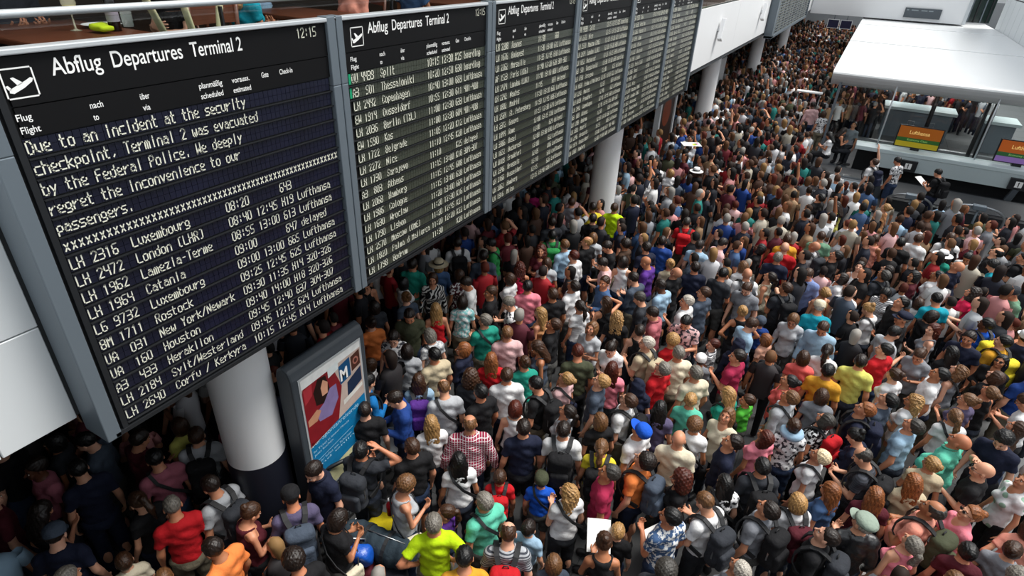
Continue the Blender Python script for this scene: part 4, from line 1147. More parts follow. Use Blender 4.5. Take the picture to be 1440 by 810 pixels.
# ------------------------------------------------------------------ building
def struct(name, b, m, parent=None):
    o = b.build(name, m, parent); o['kind'] = 'structure'; return o
floorm = mat('granite_floor', '#565758', .35, noise=.12, nscale=60, spec=.5)
fl = MB(); fl.box(-12.0, 11.0, -6, 66, -.12, -.004); floor = struct('floor', fl, M['seam'])
tile = MB(); tile.box(.006, 1.194, .006, 1.194, -.004, 0); tmesh = tile.mesh('tile', [floorm]); nt_ = 0
for j in range(16, -1, -1):
    for i in range(-4, 9):
        if nt_ < 290 and 10 <= 14 + j: link('tile', tmesh, floor, loc=(i * 1.2 - 1.2, j * 1.2 + .4, 0)); nt_ += 1
rest = MB()
for j in range(-5, 55):
    for i in range(-9, 10):
        if not (0 <= j < 17 and -4 <= i < 9): rest.box(i * 1.2 - 1.194, i * 1.2 - .006, j * 1.2 + .406, j * 1.2 + 1.594, -.004, 0)
rest.build('tile', floorm, floor, kind='stuff')
# gallery slab and parapets
b = MB(); b.box(-12, -3.62, -6, 60, 3.36, 4.44); struct('ceiling', b, mat('gallery_soffit', '#3c3e40', .8))
gf = MB(); gf.box(-12, -3.60, -6, 60, 4.44, 4.46); struct('trim_1', gf, mat('gallery_floor', '#5e4636', .5, noise=.2))
PX = -3.42
par = MB(); par.box(-3.62, PX - .03, -6, 60, 3.31, 4.72); pl = struct('wall_left', par, M['seam'])
def panel(y0, y1, z0, z1):
    b = MB(); b.box(PX - .03, PX, y0 + .004, y1 - .004, z0 + .004, z1 - .004); bevel(b.build('panel', M['white2'], pl), .004, 1)
for y0, y1 in ((-3.5, -2.1), (-2.1, -.7), (-.7, .7), (.7, 1.085)): panel(y0, y1, 3.31, 3.95)
for y0, y1 in ((-3.5, -1.4), (-1.4, 1.085)): panel(y0, y1, 3.95, 4.99)
for y0, y1 in ((13.6, 19.2), (19.2, 24.9)):
    b = MB(); b.box(PX - .03, PX, y0 + .003, y1 - .003, 3.42, 4.74); b.build('panel', M['white'], pl)
b = MB(); b.box(PX - .03, PX, 36.6, 60, 3.3, 4.74); b.build('panel', M['white'], pl)
for (yy, zz), w in zip(((16.8, 4.17), (23.1, 4.22)), ('nearer of two white box lights on the parapet right of boards', 'farther of two white box lights on the parapet right of boards')):
    r = empty('wall_light', (PX, yy, zz), label=w, cat='light', group='white box lights on the parapet')
    b = MB(); b.box(.05, .16, -.11, .11, -.26, .26); bevel(b.build('housing', M['white'], r), .02); b = MB(); b.box(0, .06, -.04, .04, -.05, .05); b.build('bracket', M['white'], r); r.rotation_euler = (math.radians(-22), 0, 0)
# second board seen edge-on further along the hall
b = empty('departure_board', (BX, 25.0, 3.24), label='distant departure board beyond the white parapet, seen almost edge-on', cat='departure board')
c = MB(); c.box(-.2, -.01, .1, 11.4, .06, 2.1); c.build('backing', M['gap'], b); c = MB(); c.box(-.22, .05, 0, .45, .0, 2.15); c.build('frame_post', M['frame'], b); c = MB(); c.box(-.22, .05, 11.3, 11.5, .0, 2.15); c.build('frame_post', M['frame'], b)
c = MB(); c.box(-.22, .05, 0, 11.5, -.02, .06); c.build('bottom_rail', M['frame'], b)
lt = MB()
for r in range(17):
    c = MB(); c.box(-.012, .022, .45, 11.3, .07 + r * PITCH, .076 + r * PITCH + .01); c.build('row_bar', M['frame'], b)
    for j in range(5): 
        for c0, s_ in zip(COLS, _pool[(r * 5 + j) % len(_pool)]): stroke_text(lt, s_, .6 + j * 2.15 + c0 * .036, .10 + r * PITCH, .036, .022, .055, .0012, .008)
lt.build('row_lettering', M['flapletter'], b, kind='stuff')
# balustrade of the gallery
bal = empty('glass_balustrade', (-3.52, 0, 4.46), label='frameless glass balustrade with round steel handrail above the near boards', cat='balustrade')
c = MB(); c.tube([(0, -5.5, .975), (0, 13.5, .975)], .020, 14); c.build('handrail', M['frame_lt'], bal)
for i in range(11):
    y_ = -3.85 + i * 1.62; c = MB(); c.box(-.007, .007, y_, y_ + 1.59, .05, .94); c.build('pane', M['glass'], bal)
    c = MB(); c.box(-.012, .012, y_ - .022, y_ - .008, .05, .95); c.build('baluster', M['dark'], bal)
bal2 = empty('glass_balustrade', (-3.52, 13.6, 4.74), label='glass balustrade with lime green strip above the white parapet', cat='balustrade')
c = MB(); c.tube([(0, 0, .78), (0, 11.2, .78)], .025, 10); c.build('handrail', M['frame_lt'], bal2)
for i in range(6):
    c = MB(); c.box(-.007, .007, i * 1.87 + .02, i * 1.87 + 1.85, 0, .74); c.build('pane', M['glass'], bal2)
c = MB(); c.box(-.35, -.30, .3, 2.6, .0, .5); c.build('lime_strip', mat('lime_strip', '#a5b81a', .6), bal2, label='lime green strip behind the glass')
# columns
coln = ['nearest thick white round column, standing left of the blue poster stand', 'second thick white column, reaching up behind the fourth board', 'third white column, right of the last board in front of the white partition', 'fourth white column, under the far end of the white parapet', 'farthest white column, under the distant edge-on departure board']
for i, (cx_, cy_) in enumerate(((-4.1, 2.53), (-4.02, 11.35), (-4.2, 20.8), (-4.35, 30.6), (-4.4, 40.2))):
    r = empty('column', (cx_, cy_, 0), label=coln[i], cat='column', group='row of round columns under the gallery')
    hb = 1.43 if i == 0 else .25; c = MB(); c.lathe([(.268, hb + .02), (.268, 3.35)], (0, 0, 0), 40); c.build('shaft', M['white'], r)
    c = MB(); c.lathe([(.274, 0), (.274, hb), (.268, hb + .02)], (0, 0, 0), 40); c.build('base_cladding', M['navy'], r)
    if i == 0:
        c = MB(); c.add([(.2705 * math.cos(a), .2705 * math.sin(a), z_) for z_ in (2.9, 2.96) for a in (.42, .62)], [(0, 1, 3, 2)]); c.build('number_label', M['frame'], r)
# white partition and back of the undercroft
b = MB(); b.box(-11.9, -11.7, -6, 60, 0, 3.36); struct('wall_undercroft_darkener', b, mat('dark_wall', '#1c1d20', .8))  # back wall added in a dark tone to deepen shade under the gallery
b = MB(); b.box(-5.35, -5.2, 25.6, 28.6, 0, 2.0); tag(b.build('partition', M['white']), 'white waist-high partition wall standing behind the third column', 'partition')
b = MB()
for i in range(4): pass
# bridge across the hall, right wall, facade, roof
b = MB(); b.box(-3.4, 3.95, 41, 44, 3.14, 6.2); br = struct('wall_bridge', b, M['white'])
b = MB(); b.box(3.95, 4.10, 40.95, 44, 3.14, 6.2); b.build('corner_post', M['frame_lt'], br)
r = empty('hanging_sign', (1.22, 40.9, 3.30), label='dark grey sign board with tiny pale writing on the white bridge', cat='sign')
c = MB(); c.box(0, 1.68, 0, .08, 0, .47); c.build('board', mat('sign_grey', '#4b5258', .6), r)
c = MB()
for j, (a, w) in enumerate(((.08, .1), (.3, .32), (.75, .28), (1.1, .2))): c.box(a, a + w, -.006, 0, .34, .39)
c.build('small_writing', mat('faint_writing', '#8b9499', .6), r)
r = empty('monitor_bank', (-2.36, 41.05, 2.45), label='pair of dark blue screens under the white bridge left of canopy', cat='screen')
for i in range(2):
    c = MB(); c.box(i * .66, i * .66 + .6, 0, .08, 0, .46); c.build('housing', M['white'], r); c = MB(); c.box(i * .66 + .03, i * .66 + .57, -.006, 0, .03, .43); c.build('screen', mat('dark_screen', '#151a3c', .3), r); c = MB(); c.tube([(i * .66 + .3, .04, .45), (i * .66 + .3, .04, .72)], .02, 6); c.build('hanger', M['frame'], r)
b = MB(); b.box(5.5, 5.62, 17, 41, 3.02, 9.0); wr = struct('wall_right', b, M['seam'])
for j in range(16):
    for i in range(4):
        c = MB(); y_ = 17 + j * 1.5; c.box(5.44, 5.5, y_ + .03, y_ + 1.47, 3.05 + i * 1.5, 4.5 + i * 1.5); c.build('panel', M['white2'], wr)
win = MB(); win.box(4.1, 5.5, 44.3, 44.5, 3.1, 8); w1 = struct('window_1', win, mat('green_glass', '#20342f', .12, noise=.5, nscale=1.5))
for j in range(5):
    c = MB(); c.box(4.12 + j * .3, 4.18 + j * .3, 44.1, 44.32, 3.1, 8); c.build('mullion', M['frame'] if j % 2 else M['dark'], w1)
b = MB(); b.box(-12, 11, 64, 64.3, 0, 3.4); struct('wall_far', b, mat('far_wall', '#9a9c9e', .7, noise=.2, nscale=1))
b = MB(); b.box(-12, 11, 64, 64.3, 3.4, 10); struct('wall_far_upper', b, M['white'])
b = MB(); b.box(10.9, 11.2, -6, 64, 0, 8.0); struct('wall_side_light_blocker', b, M['white2'])  # unseen wall added to block low side light
b = MB(); b.box(-12, -3.3, -6, 64, 7.9, 8.2); struct('ceiling_gallery_shade', b, M['white'])  # unseen ceiling added overhead to keep the gallery dark
b = MB(); b.box(-12, -11.7, -6, 64, 4.46, 7.9); struct('wall_gallery_back', b, mat('gallery_wall', '#4a4038', .7, noise=.2, nscale=2))
b = MB(); b.box(-12, 11, -6.3, -6, 0, 8.0); struct('wall_rear', b, M['white2'])
b = MB(); b.box(-3.6, 11, -6, -.45, 4.25, 4.45); struct('ceiling_bridge', b, M['white2'])

# ------------------------------------------------------------------ check-in island
r = empty('check_in_canopy', (0, 20.45, 0), label='big white flat canopy roof with rounded front edge over check-in island', cat='canopy')
c = MB(); prof = [(.20, 3.05), (.06, 3.03), (-.01, 2.99), (-.03, 2.95), (.0, 2.89), (.10, 2.78), (.24, 2.67), (.40, 2.60), (.7, 2.56)]
poly = prof + [(24.3, 2.56), (24.5, 2.8), (24.3, 3.02), (17, 3.10), (9, 3.10)]
c.prism(poly, 'x', -.66, 5.42, 0, True); o = c.build('roof', M['canopy'], r)
for p in o.data.polygons: p.use_smooth = len(p.vertices) == 4 and abs(p.normal.x) < .5 and False
for yy in (7.9, 16.2): c = MB(); c.box(-.66, 5.42, yy, yy + .05, 3.085, 3.118); c.build('roof_seam', M['white'], r)
for xx in (1.05, 3.47, 5.3):
    c = MB(); c.tube([(xx, .12, 1.12), (xx - .0, .12, 2.85)], .022, 8); c.build('pole', M['frame_lt'], r)
for xx in (-.42,): c = MB(); c.box(xx, xx + .07, .1, .2, 0, 2.7); c.build('dark_post', M['frame'], r)
for xx in (3.62, 3.80):
    c = MB(); c.tube([(xx, 2.2, 0), (xx, 2.2, 2.7)], .06, 10); c.build('dark_post', M['dark'], r)
c = MB(); c.tube([(2.6, 5.2, 0), (2.6, 5.2, 2.7)], .07, 10); c.build('dark_post', M['dark'], r)
for x0, x1 in ((-.35, 1.02), (1.08, 3.44), (3.5, 5.3)): c = MB(); c.box(x0, x1, .115, .127, 1.12, 2.66); c.build('pane', M['glass'], r)
r = empty('check_in_counter', (0, 0, 0), label='long pale counter ledge with sloping front and dark recess below canopy', cat='counter')
c = MB(); c.box(.5, 6.2, 20.1, 20.75, 1.0, 1.12); bevel(c.build('ledge', M['counter'], r), .015)
c = MB(); c.prism([(20.11, 1.0), (20.2, 1.0), (20.26, .58), (20.17, .58)], 'x', 1.15, 6.2); c.build('sloping_front', M['counter'], r)
c = MB(); c.box(.6, 6.2, 20.75, 21.0, 0, 1.0); c.build('recess_back', M['dark'], r)
for xx in (1.75, 4.35): c = MB(); c.box(xx, xx + .42, 20.02, 20.12, .62, .92); c.build('number_box', M['dark'], r); c = MB(); c.box(xx + .13, xx + .29, 20.01, 20.02, .69, .85); c.build('number_plate', M['lettering'], r); c = MB(); stroke_text(c, '1', 0, 0, .1, .05, .11, 0, .02); o = c.build('numeral', M['gap'], r); o.rotation_euler = (0, 0, -math.pi / 2); o.location = (xx + .18, 20.005, .715)
c = MB(); c.prism([(4.32, 0), (4.5, 0), (4.62, .62), (4.48, .62)], 'y', 20.0, 20.12); c.build('leg', M['greyplastic'], r)
for n_, (x0, cols) in enumerate(((1.44, ('#a85a10', '#2a5a22', '#b09c18')), (3.86, ('#c05c18', '#2a5a32', '#8f6cae')))):
    r = empty('monitor', (x0, 20.5, 1.12), label=('nearer large screen with orange, green and yellow bands on the ledge', 'screen with orange, green and lilac bands at the right edge')[n_], cat='screen', group='check-in screens on the ledge')
    c = MB(); c.box(0, 1.12, 0, .06, .06, .68); bevel(c.build('housing', M['dark'], r), .01)
    for i, (z0, z1) in enumerate(((.34, .655), (.23, .34), (.085, .23))): c = MB(); c.box(.03, 1.09, -.004, 0, z0, z1); c.build('screen_band', mat('screen_' + cols[i][1:], cols[i], .4, emit=.12), r)
    c = MB(); c.box(.45, .67, -.02, .1, 0, .06); c.build('foot', M['dark'], r)
    font_mesh('Lufthansa', 'screen_lettering', .5, .10, mat('screen_text', '#e8c070', .5, emit=.4), r, (.3, -.006, .45), (0, 0, -math.pi / 2), bold=.01)
    font_mesh('Economy Class', 'screen_lettering', .5, .05, mat('screen_text_green', '#8fc068', .5, emit=.3), r, (.3, -.006, .265), (0, 0, -math.pi / 2))
for i, (lx, ly) in enumerate(((1.2, 23.0), (3.9, 23.0), (1.2, 28.5), (3.9, 28.5), (1.2, 34.0), (3.9, 34.0))):
    r = empty('ceiling_light', (lx, ly, 2.50), label=('white light strip under the canopy, ' + ('front left', 'front right', 'middle left', 'middle right', 'rear left', 'rear right')[i]), cat='light', group='light strips under the canopy')
    c = MB(); c.box(-.75, .75, -.08, .08, .02, .07); c.build('housing', M['white'], r); c = MB(); c.box(-.72, .72, -.06, .06, .0, .02); c.build('tube', mat('light_strip', '#ffffff', .5, emit=5), r)
    la = bpy.data.lights.new('strip', 'AREA'); la.shape = 'RECTANGLE'; la.size = 1.5; la.size_y = .2; la.energy = 55; lo_ = bpy.data.objects.new('strip', la); COL.objects.link(lo_); lo_.parent = r; lo_.location = (0, 0, -.02)
# interior desks
for i, (x0, x1, yy) in enumerate(((1.2, 3.55, 27.0), (4.35, 5.4, 26.6))):
    r = empty('check_in_desk', (x0, yy, 0), label=('long pale check-in desk top in the middle of the glass island', 'pale check-in desk at the right inside the glass island')[i], cat='desk', group='desks inside the island')
    c = MB(); c.box(0, x1 - x0, 0, 1.2, 1.02, 1.12); c.build('desk_top', M['counter'], r); c = MB(); c.box(.1, x1 - x0 - .1, .15, .22, 0, 1.02); c.build('front_panel', M['frame'], r); c = MB(); c.box(.1, .18, .2, 1.1, 0, 1.02); c.box(x1 - x0 - .18, x1 - x0 - .1, .2, 1.1, 0, 1.02); c.build('side_panel', M['frame'], r)
b = MB(); b.box(.2, 5.4, 24.4, 24.6, .3, .38); tag(b.build('belt_rail', M['steel']), 'low steel rail crossing the floor inside the glass island', 'rail')
# baggage belts in front of the island
r = empty('baggage_belt', (0, 0, 0), label='grey raised baggage belt platform people sit on left of the counter', cat='conveyor')
c = MB(); c.box(-.75, 1.45, 18.9, 20.05, .0, .42); c.box(-.75, .45, 20.05, 22.2, .0, .42); bevel(c.build('deck', M['greyplastic'], r), .03); c = MB(); c.box(-.6, 1.3, 19.3, 20.0, .42, .44); c.build('belt', M['belt'], r)
c = MB(); c.box(-.7, 1.4, 19.0, 19.2, .42, .47); c.build('rail', M['steel'], r); c = MB(); c.box(-.55, -.05, 18.85, 19.15, .3, .55); c.build('control_box', M['dark'], r)
c = MB(); c.prism([(17.2, .0), (18.9, .0), (18.9, .4), (17.2, .25)], 'x', -.6, .9); c.build('apron', M['frame'], r)
r = empty('baggage_belt', (0, 0, 0), label='dark baggage belt under the counter ledge right of the waving man', cat='conveyor')
c = MB(); c.box(1.5, 6.2, 18.2, 20.1, .0, .3); c.build('deck', M['dark'], r); c = MB(); c.box(1.6, 6.1, 18.4, 19.9, .3, .32); c.build('belt', M['belt'], r)
for n_, (x0, x1, yy) in enumerate(((1.45, 2.5, 17.2), (2.75, 4.0, 17.3))):
    r = empty('rail_arch', ((x0 + x1) / 2, yy, 0), label=('left one of two curved steel rail arches before the dark belt', 'right one of two curved steel rail arches before the dark belt')[n_], cat='rail', group='curved rails before the belt')
    R_ = (x1 - x0) / 2; c = MB(); c.tube([(-R_ * math.cos(t), -.25 * math.sin(t), .35 + .52 * math.sin(t) ** .6) for t in np.linspace(0.001, math.pi - .001, 22)], .028, 8); c.build('rail', M['steel'], r)
    c = MB(); c.box(-.14, .14, -.33, -.17, .78, .9); bevel(c.build('centre_box', M['frame'], r), .02); c = MB(); c.tube([(0, -.22, 0), (0, -.24, .8)], .025, 8); c.build('post', M['frame'], r)
    for sx in (-R_, R_): c = MB(); c.tube([(sx, 0, 0), (sx, 0, .36)], .028, 8); c.build('post', M['steel'], r)

# ------------------------------------------------------------------ poster stand, luggage, signs
r = empty('poster_stand', (-3.66, 2.72, 0), label='dark grey poster stand with blue advertisement, beside the nearest column', cat='poster')
c = MB(); pr = [(0, .1), (0, 2.33), (-.03, 2.42), (-.10, 2.46), (-.17, 2.42), (-.20, 2.33), (-.20, .1)]
c.prism([(a, z_) for a, z_ in pr], 'y', 0, .96); bevel(c.build('housing', M['greyplastic'], r), .02)
c = MB(); c.box(-.16, -.04, .1, .86, 0, .1); c.build('foot', M['dark'], r)
c = MB(); c.box(0, .006, .07, .89, .78, 2.31); c.build('poster_border', M['frame_lt'], r)
def pq(b, pts, x=.008, mi=0): b.add([(x, .09 + u * .78, .80 + v * 1.49) for u, v in pts], [tuple(range(len(pts)))], mi)
pm = lambda n, h: mat(n, h, .35, noise=.22, nscale=12)
c = MB(); pq(c, [(0, 0), (1, 0), (1, .20), (.5, .16), (0, .10)]); c.build('poster_strip', pm('poster_cream', '#c9c89c'), r)
c = MB(); pq(c, [(0, .10), (.5, .16), (1, .20), (1, .55), (.5, .50), (0, .44)]); c.build('poster_blue', pm('poster_blue', '#0f6fa0'), r)
c = MB(); pq(c, [(0, .44), (.5, .50), (1, .55), (1, 1), (0, 1)]); c.build('poster_photo', pm('poster_photo', '#b7a49a'), r)
for nm, pts, h, x in (('red_seat', [(0, .45), (.5, .50), (.62, .75), (.5, .95), (.05, .98), (0, .9)], '#7c1a22', .0090), ('person_in_purple', [(.20, .60), (.40, .58), (.54, .68), (.53, .80), (.42, .80), (.30, .72), (.14, .68)], '#7d6f9a', .0096), ('arm', [(.02, .62), (.16, .62), (.24, .68), (.18, .71), (.02, .67)], '#b98468', .0098), ('window', [(.42, .88), (.60, .90), (.60, .96), (.42, .95)], '#cfd6d6', .0094), ('seat_top', [(.02, .80), (.14, .84), (.16, .93), (.02, .92)], '#a33038', .0095), ('paper_field', [(.62, .58), (.98, .63), (.98, .66), (.62, .62)], '#d5d3cc', .0094), ('text_field', [(.08, .30), (.72, .345), (.72, .35), (.08, .305)], '#8fc0da', .0094), ('hair', [(.18, .74), (.30, .72), (.42, .80), (.38, .92), (.25, .93), (.16, .85)], '#20130f', .0100),
                      ('face', [(.29, .78), (.38, .78), (.40, .86), (.33, .90), (.28, .85)], '#c89478', .0104), ('dark_panel', [(.70, .62), (.98, .68), (.98, .80), (.72, .74)], '#1c2b44', .0090), ('white_band', [(.0, .93), (1, .95), (1, 1), (0, 1)], '#d8dad8', .0092), ('blue_letter_field', [(.60, .76), (.80, .78), (.80, .93), (.60, .91)], '#124a74', .0094), ('brown_ring_field', [(.82, .80), (.98, .82), (.98, .94), (.82, .92)], '#4a2a20', .0094)):
    c = MB(); pq(c, pts, x); c.build('poster_detail', pm('poster_' + nm, h), r)
c = MB(); c.add([(.0098, .09 + .78 * (.90 + .05 * math.cos(t) * q), .80 + 1.49 * (.87 + .03 * math.sin(t) * q)) for q in (1, .6) for t in np.linspace(0, 2 * math.pi, 17)], [(i, i + 1, 18 + i, 17 + i) for i in range(16)]); c.build('poster_detail', pm('poster_ring', '#a0675a'), r)
font_mesh('M', 'poster_lettering', .10, .13, M['lettering'], r, (.0098, .57, 1.97), bold=.03)
for s_, y_, z_, w, h in (('Für Spontanreisende', .11, 1.455, .66, .052), ('Ihr Ticket in letzter Minute', .11, 1.375, .50, .026), ('Jetzt buchen', .11, 1.325, .26, .026), ('Mehr Infos am Schalter', .11, 1.20, .52, .026), ('und online', .11, 1.155, .62, .026), ('', 0, 0, 0, 0))[:5]:
    o = font_mesh(s_, 'poster_lettering', w, h, mat('poster_text', '#a9d0e4', .5), r, (.009, y_, z_)); o.rotation_euler = (math.radians(5), 0, 0)
c = MB(); c.box(0, .0095, .55, .67, .93, .98); c.build('poster_detail', M['dark'], r)
r = empty('poster_stand', (-4.62, 17.1, 0), label='white framed poster stand with orange-brown picture below the last board', cat='poster')
c = MB(); c.box(-.15, 0, 0, .14, 0, 2.35); c.box(-.15, 0, 1.56, 1.7, 0, 2.35); c.box(-.15, 0, .14, 1.56, 2.2, 2.35); c.build('frame', M['white2'], r)
c = MB(); c.box(-.1, -.04, .14, 1.56, .3, 2.2); c.build('picture', mat('picture', '#33221a', .5, noise=.8, nscale=2), r)
c = MB(); c.lathe([(0, .014), (.42, 0)], (0, 0, 0), 20); o = c.build('picture_detail', mat('picture_orange', '#7c3517', .6, noise=.4, nscale=8), r); o.rotation_euler = (0, math.pi / 2, 0); o.location = (-.04, .85, 1.7)
def rbox(name, h, rr_, m, parent=None, col=None, amp=.006, step=.016, **k):
    F = Field(*[np.arange(-v - .04, v + .04, step).astype(np.float32) for v in h]); F.box((0, 0, 0), h, rr_)
    if amp: F.warp(lambda x, y, z: amp * np.sin(19 * x + 13 * y) * np.sin(17 * z + 9 * y) + amp * .5 * np.sin(40 * x + 31 * z))
    v, f = F.mesh(); o = link(name, np_mesh(name, v, f, [m]), parent, **k)
    if col: colored(o, col)
    return o
def suitcase(x, y, rz, h, col, label, soft=True, z=0):
    r = empty('suitcase', (x, y, z), rz, label=label, cat='suitcase', group='luggage by the poster stand')
    o = rbox('shell', h, .05, M['cloth'], r, col, .004); o.location = (0, 0, h[2] + .04)
    o = rbox('pocket', (h[0] * .8, .03, h[2] * .5), .025, M['cloth'], r, col, .002); o.location = (0, -h[1], h[2] * .8)
    for sx in (-1, 1):
        c = MB(); c.tube([(sx * h[0] * .8 - .015, h[1] * .7, .03), (sx * h[0] * .8 + .015, h[1] * .7, .03)], .032, 10); c.build('wheel', M['dark'], r)
    c = MB(); c.tube([(-.10, h[1] * .6, h[2] * 2 + .02), (-.10, h[1] * .6, h[2] * 2 + .26), (.10, h[1] * .6, h[2] * 2 + .26), (.10, h[1] * .6, h[2] * 2 + .02)], .010, 6); c.build('handle', M['steel'], r)
    return r
for i, (sx, sy) in enumerate(((2.1, 25.6), (2.75, 25.7))):
    suitcase(sx, sy, .3 * i, (.24, .15, .34), '#7c1420', ('left red suitcase', 'right red suitcase')[i] + ' standing before the pale desk inside the island')['group'] = 'red suitcases inside the island'
suitcase(-2.92, 2.50, .5, (.20, .14, .30), '#4d0f1c', 'dark red suitcase standing under the grey duffel bag')
suitcase(-2.62, 2.60, .5, (.19, .13, .28), '#1a1d26', 'black suitcase standing under the duffel beside lime t-shirt man')
suitcase(-3.02, 3.05, .2, (.17, .12, .26), '#c9b414', 'yellow suitcase standing beside the man holding his head')
r = empty('duffel_bag', (-2.80, 2.72, .72), .15, label='long slate grey duffel bag lying across the suitcases', cat='bag')
F = Field(*[np.arange(-a, a, .016).astype(np.float32) for a in (.45, .24, .22)]); F.cap((-.26, 0, 0), (.26, 0, 0), .15, k=.02); F.warp(lambda x, y, z: .010 * np.sin(15 * x + 9 * z) * np.sin(22 * y + 6 * x) + .006 * np.sin(60 * x)); v, f = F.mesh()
colored(link('bag_body', np_mesh('bag_body', v, f, [M['cloth']]), r), '#27343d')
for sx in (-.12, .12): c = MB(); c.ribbon([(sx, .155 * math.sin(t), .155 * math.cos(t)) for t in np.linspace(-1.8, 1.8, 12)], [(0, math.sin(t), math.cos(t)) for t in np.linspace(-1.8, 1.8, 12)], .035, .006); c.build('strap', M['strap'], r)
c = MB(); c.tube([(-.3, 0, .158), (.3, 0, .158)], .006, 5); c.build('zip', M['steel'], r)
o = rbox('pouch', (.12, .08, .12), .06, M['leather'], None, '#134fae', .012, label='bright blue soft pouch resting against the grey duffel bag', cat='bag'); o.location = (-2.83, 2.50, .80); o.rotation_euler = (.2, .1, .5)
r = empty('drink_bottle', (-2.86, 2.98, .84), label='red and white drink bottle before the woman\'s face', cat='bottle')
c = MB(); c.lathe([(0, 0), (.032, .003), (.034, .12), (.03, .15), (.013, .185), (.013, .2)], (0, 0, 0), 14); c.build('bottle_body', mat('red_label', '#b3121a', .3), r); c = MB(); c.lathe([(.015, .2), (.015, .222), (0, .223)], (0, 0, 0), 12); c.build('cap', M['white'], r)
r = empty('luggage_cart', (-3.24, 2.98, 0), 1.2, label='empty steel luggage cart in front of the blue poster', cat='luggage cart')
for sx in (-.26, .26):
    c = MB(); c.tube([(sx, -.45, .12), (sx, .35, .16), (sx, .45, .95), (sx, .38, 1.05)], .016, 8); c.build('side_tube', M['steel'], r)
c = MB(); c.tube([(-.30, .38, 1.05), (.30, .38, 1.05)], .022, 8); c.build('handle', M['dark'], r)
for i in range(6): y_ = -.42 + i * .15; c = MB(); c.tube([(-.26, y_, .125 + .04 * (i / 5)), (.26, y_, .125 + .04 * (i / 5))], .010, 6); c.build('crossbar', M['steel'], r)
for i in range(5): x_ = -.2 + i * .1; c = MB(); c.tube([(x_, .36, .25), (x_, .43, .8)], .006, 5); c.build('basket_wire', M['steel'], r)
for i in range(4): z_ = .3 + i * .15; c = MB(); c.tube([(-.24, .36 + .1 * (z_ - .2), z_), (.24, .36 + .1 * (z_ - .2), z_)], .006, 5); c.build('basket_wire', M['steel'], r)
for sx, sy in ((-.24, .35), (.24, .35), (0, -.42)): c = MB(); c.tube([(sx - .02, sy, .06), (sx + .02, sy, .06)], .06, 12); c.build('wheel', M['dark'], r)
r = empty('placard', (-3.02, 14.35, 1.86), .5, label='white placard with rainbow colours held flat above heads mid-crowd', cat='sign')
c = MB(); c.box(-.22, .22, -.15, .15, 0, .012); c.build('board', M['white'], r)
for i, h in enumerate(('#d8c83a', '#7fb04a', '#c87aa8')): c = MB(); c.box(.02 + .05 * i, .08 + .05 * i, -.12 + .04 * i, .02 + .04 * i, .012, .014); c.build('colour_patch', mat('patch_' + h[1:], h, .6), r)
br_ = onz(1138, 131, 1.72); r = empty('notice_board', (br_[0], br_[1], 1.72), label='thin white horizontal board above far heads left of the canopy', cat='board'); c = MB(); c.box(-.42, .42, 0, .3, 0, .04); c.build('board', M['white'], r)
for sx in (-.36, .36): c = MB(); c.tube([(sx, .15, -1.72), (sx, .15, 0)], .02, 8); c.build('leg', M['steel'], r)

# ------------------------------------------------------------------ restaurant on the gallery
GZ = 4.46
def table(x, y, w, d, label, h=.76):
    r = empty('restaurant_table', (x, y, GZ), label=label, cat='table', group='wooden tables on the gallery')
    c = MB(); c.box(-w / 2, w / 2, -d / 2, d / 2, h - .04, h); bevel(c.build('table_top', M['wood'], r), .012); c = MB(); c.tube([(0, 0, .03), (0, 0, h - .04)], .04, 10); c.build('pedestal', M['dark'], r); c = MB(); c.lathe([(0, 0), (.26, 0), (.25, .03), (0, .04)], (0, 0, 0), 20); c.build('foot', M['dark'], r)
def chair(x, y, rz, label):
    r = empty('wooden_chair', (x, y, GZ), rz, label=label, cat='chair', group='wooden chairs on the gallery')
    c = MB(); c.box(-.21, .21, -.2, .22, .43, .46); bevel(c.build('seat', M['wood'], r), .01)
    for sx in (-.19, .19):
        for sy in (-.18, .2): c = MB(); c.tube([(sx, sy, 0), (sx, sy, .43)], .018, 6); c.build('leg', M['wood'], r)
        c = MB(); c.tube([(sx, -.19, .46), (sx, -.25, .9)], .018, 6); c.build('back_post', M['wood'], r)
    c = MB(); c.ribbon([(-.2, -.24, .84), (0, -.27, .85), (.2, -.24, .84)], [(0, 1, 0)] * 3, .12, .02); c.build('backrest', M['wood'], r)
table(-4.55, 2.15, .95, .72, 'nearest wooden restaurant table with wine glass and dark bottle'); table(-4.42, 4.12, .9, .62, 'second wooden restaurant table behind the glass balustrade')
table(-4.45, 6.3, .9, .7, 'third wooden restaurant table farther along the gallery')
chair(-4.55, 1.45, 0, 'wooden chair at the left end of the nearest table'); chair(-4.6, 3.02, math.pi, 'wooden chair between the first and second restaurant tables')
chair(-4.45, 3.52, 0, 'reddish wooden chair backing onto the glass left of centre'); chair(-4.3, 2.95, math.pi / 2, 'orange-brown wooden chair with its side to the glass, right of pale bars')
r = empty('handbag', (-4.3, 2.95, GZ + .46), label='orange and blue cloth bag lying on the chair behind the glass', cat='bag'); o = rbox('bag_body', (.15, .10, .11), .05, M['floral'], r, '#2a86a8', .008); o.location = (0, 0, .11); c = MB(); c.tube([(-.08, 0, .2), (-.04, 0, .3), (.04, 0, .3), (.08, 0, .2)], .01, 6); c.build('handle', M['wood'], r)
chair(-4.42, 4.75, math.pi, 'wooden chair behind the second restaurant table')
def bottle(x, y, h, m, label, name='wine_bottle'):
    r = empty(name, (x, y, GZ + .76), label=label, cat='bottle'); c = MB(); c.lathe([(0, 0), (.036, .002), (.037, h * .6), (.030, h * .7), (.014, h * .8), (.013, h)], (0, 0, 0), 16); c.build('bottle_body', m, r); c = MB(); c.lathe([(.0375, h * .2), (.0378, h * .5)], (0, 0, 0), 16); c.build('bottle_label', mat('bottle_label', '#8c8590', .6), r)
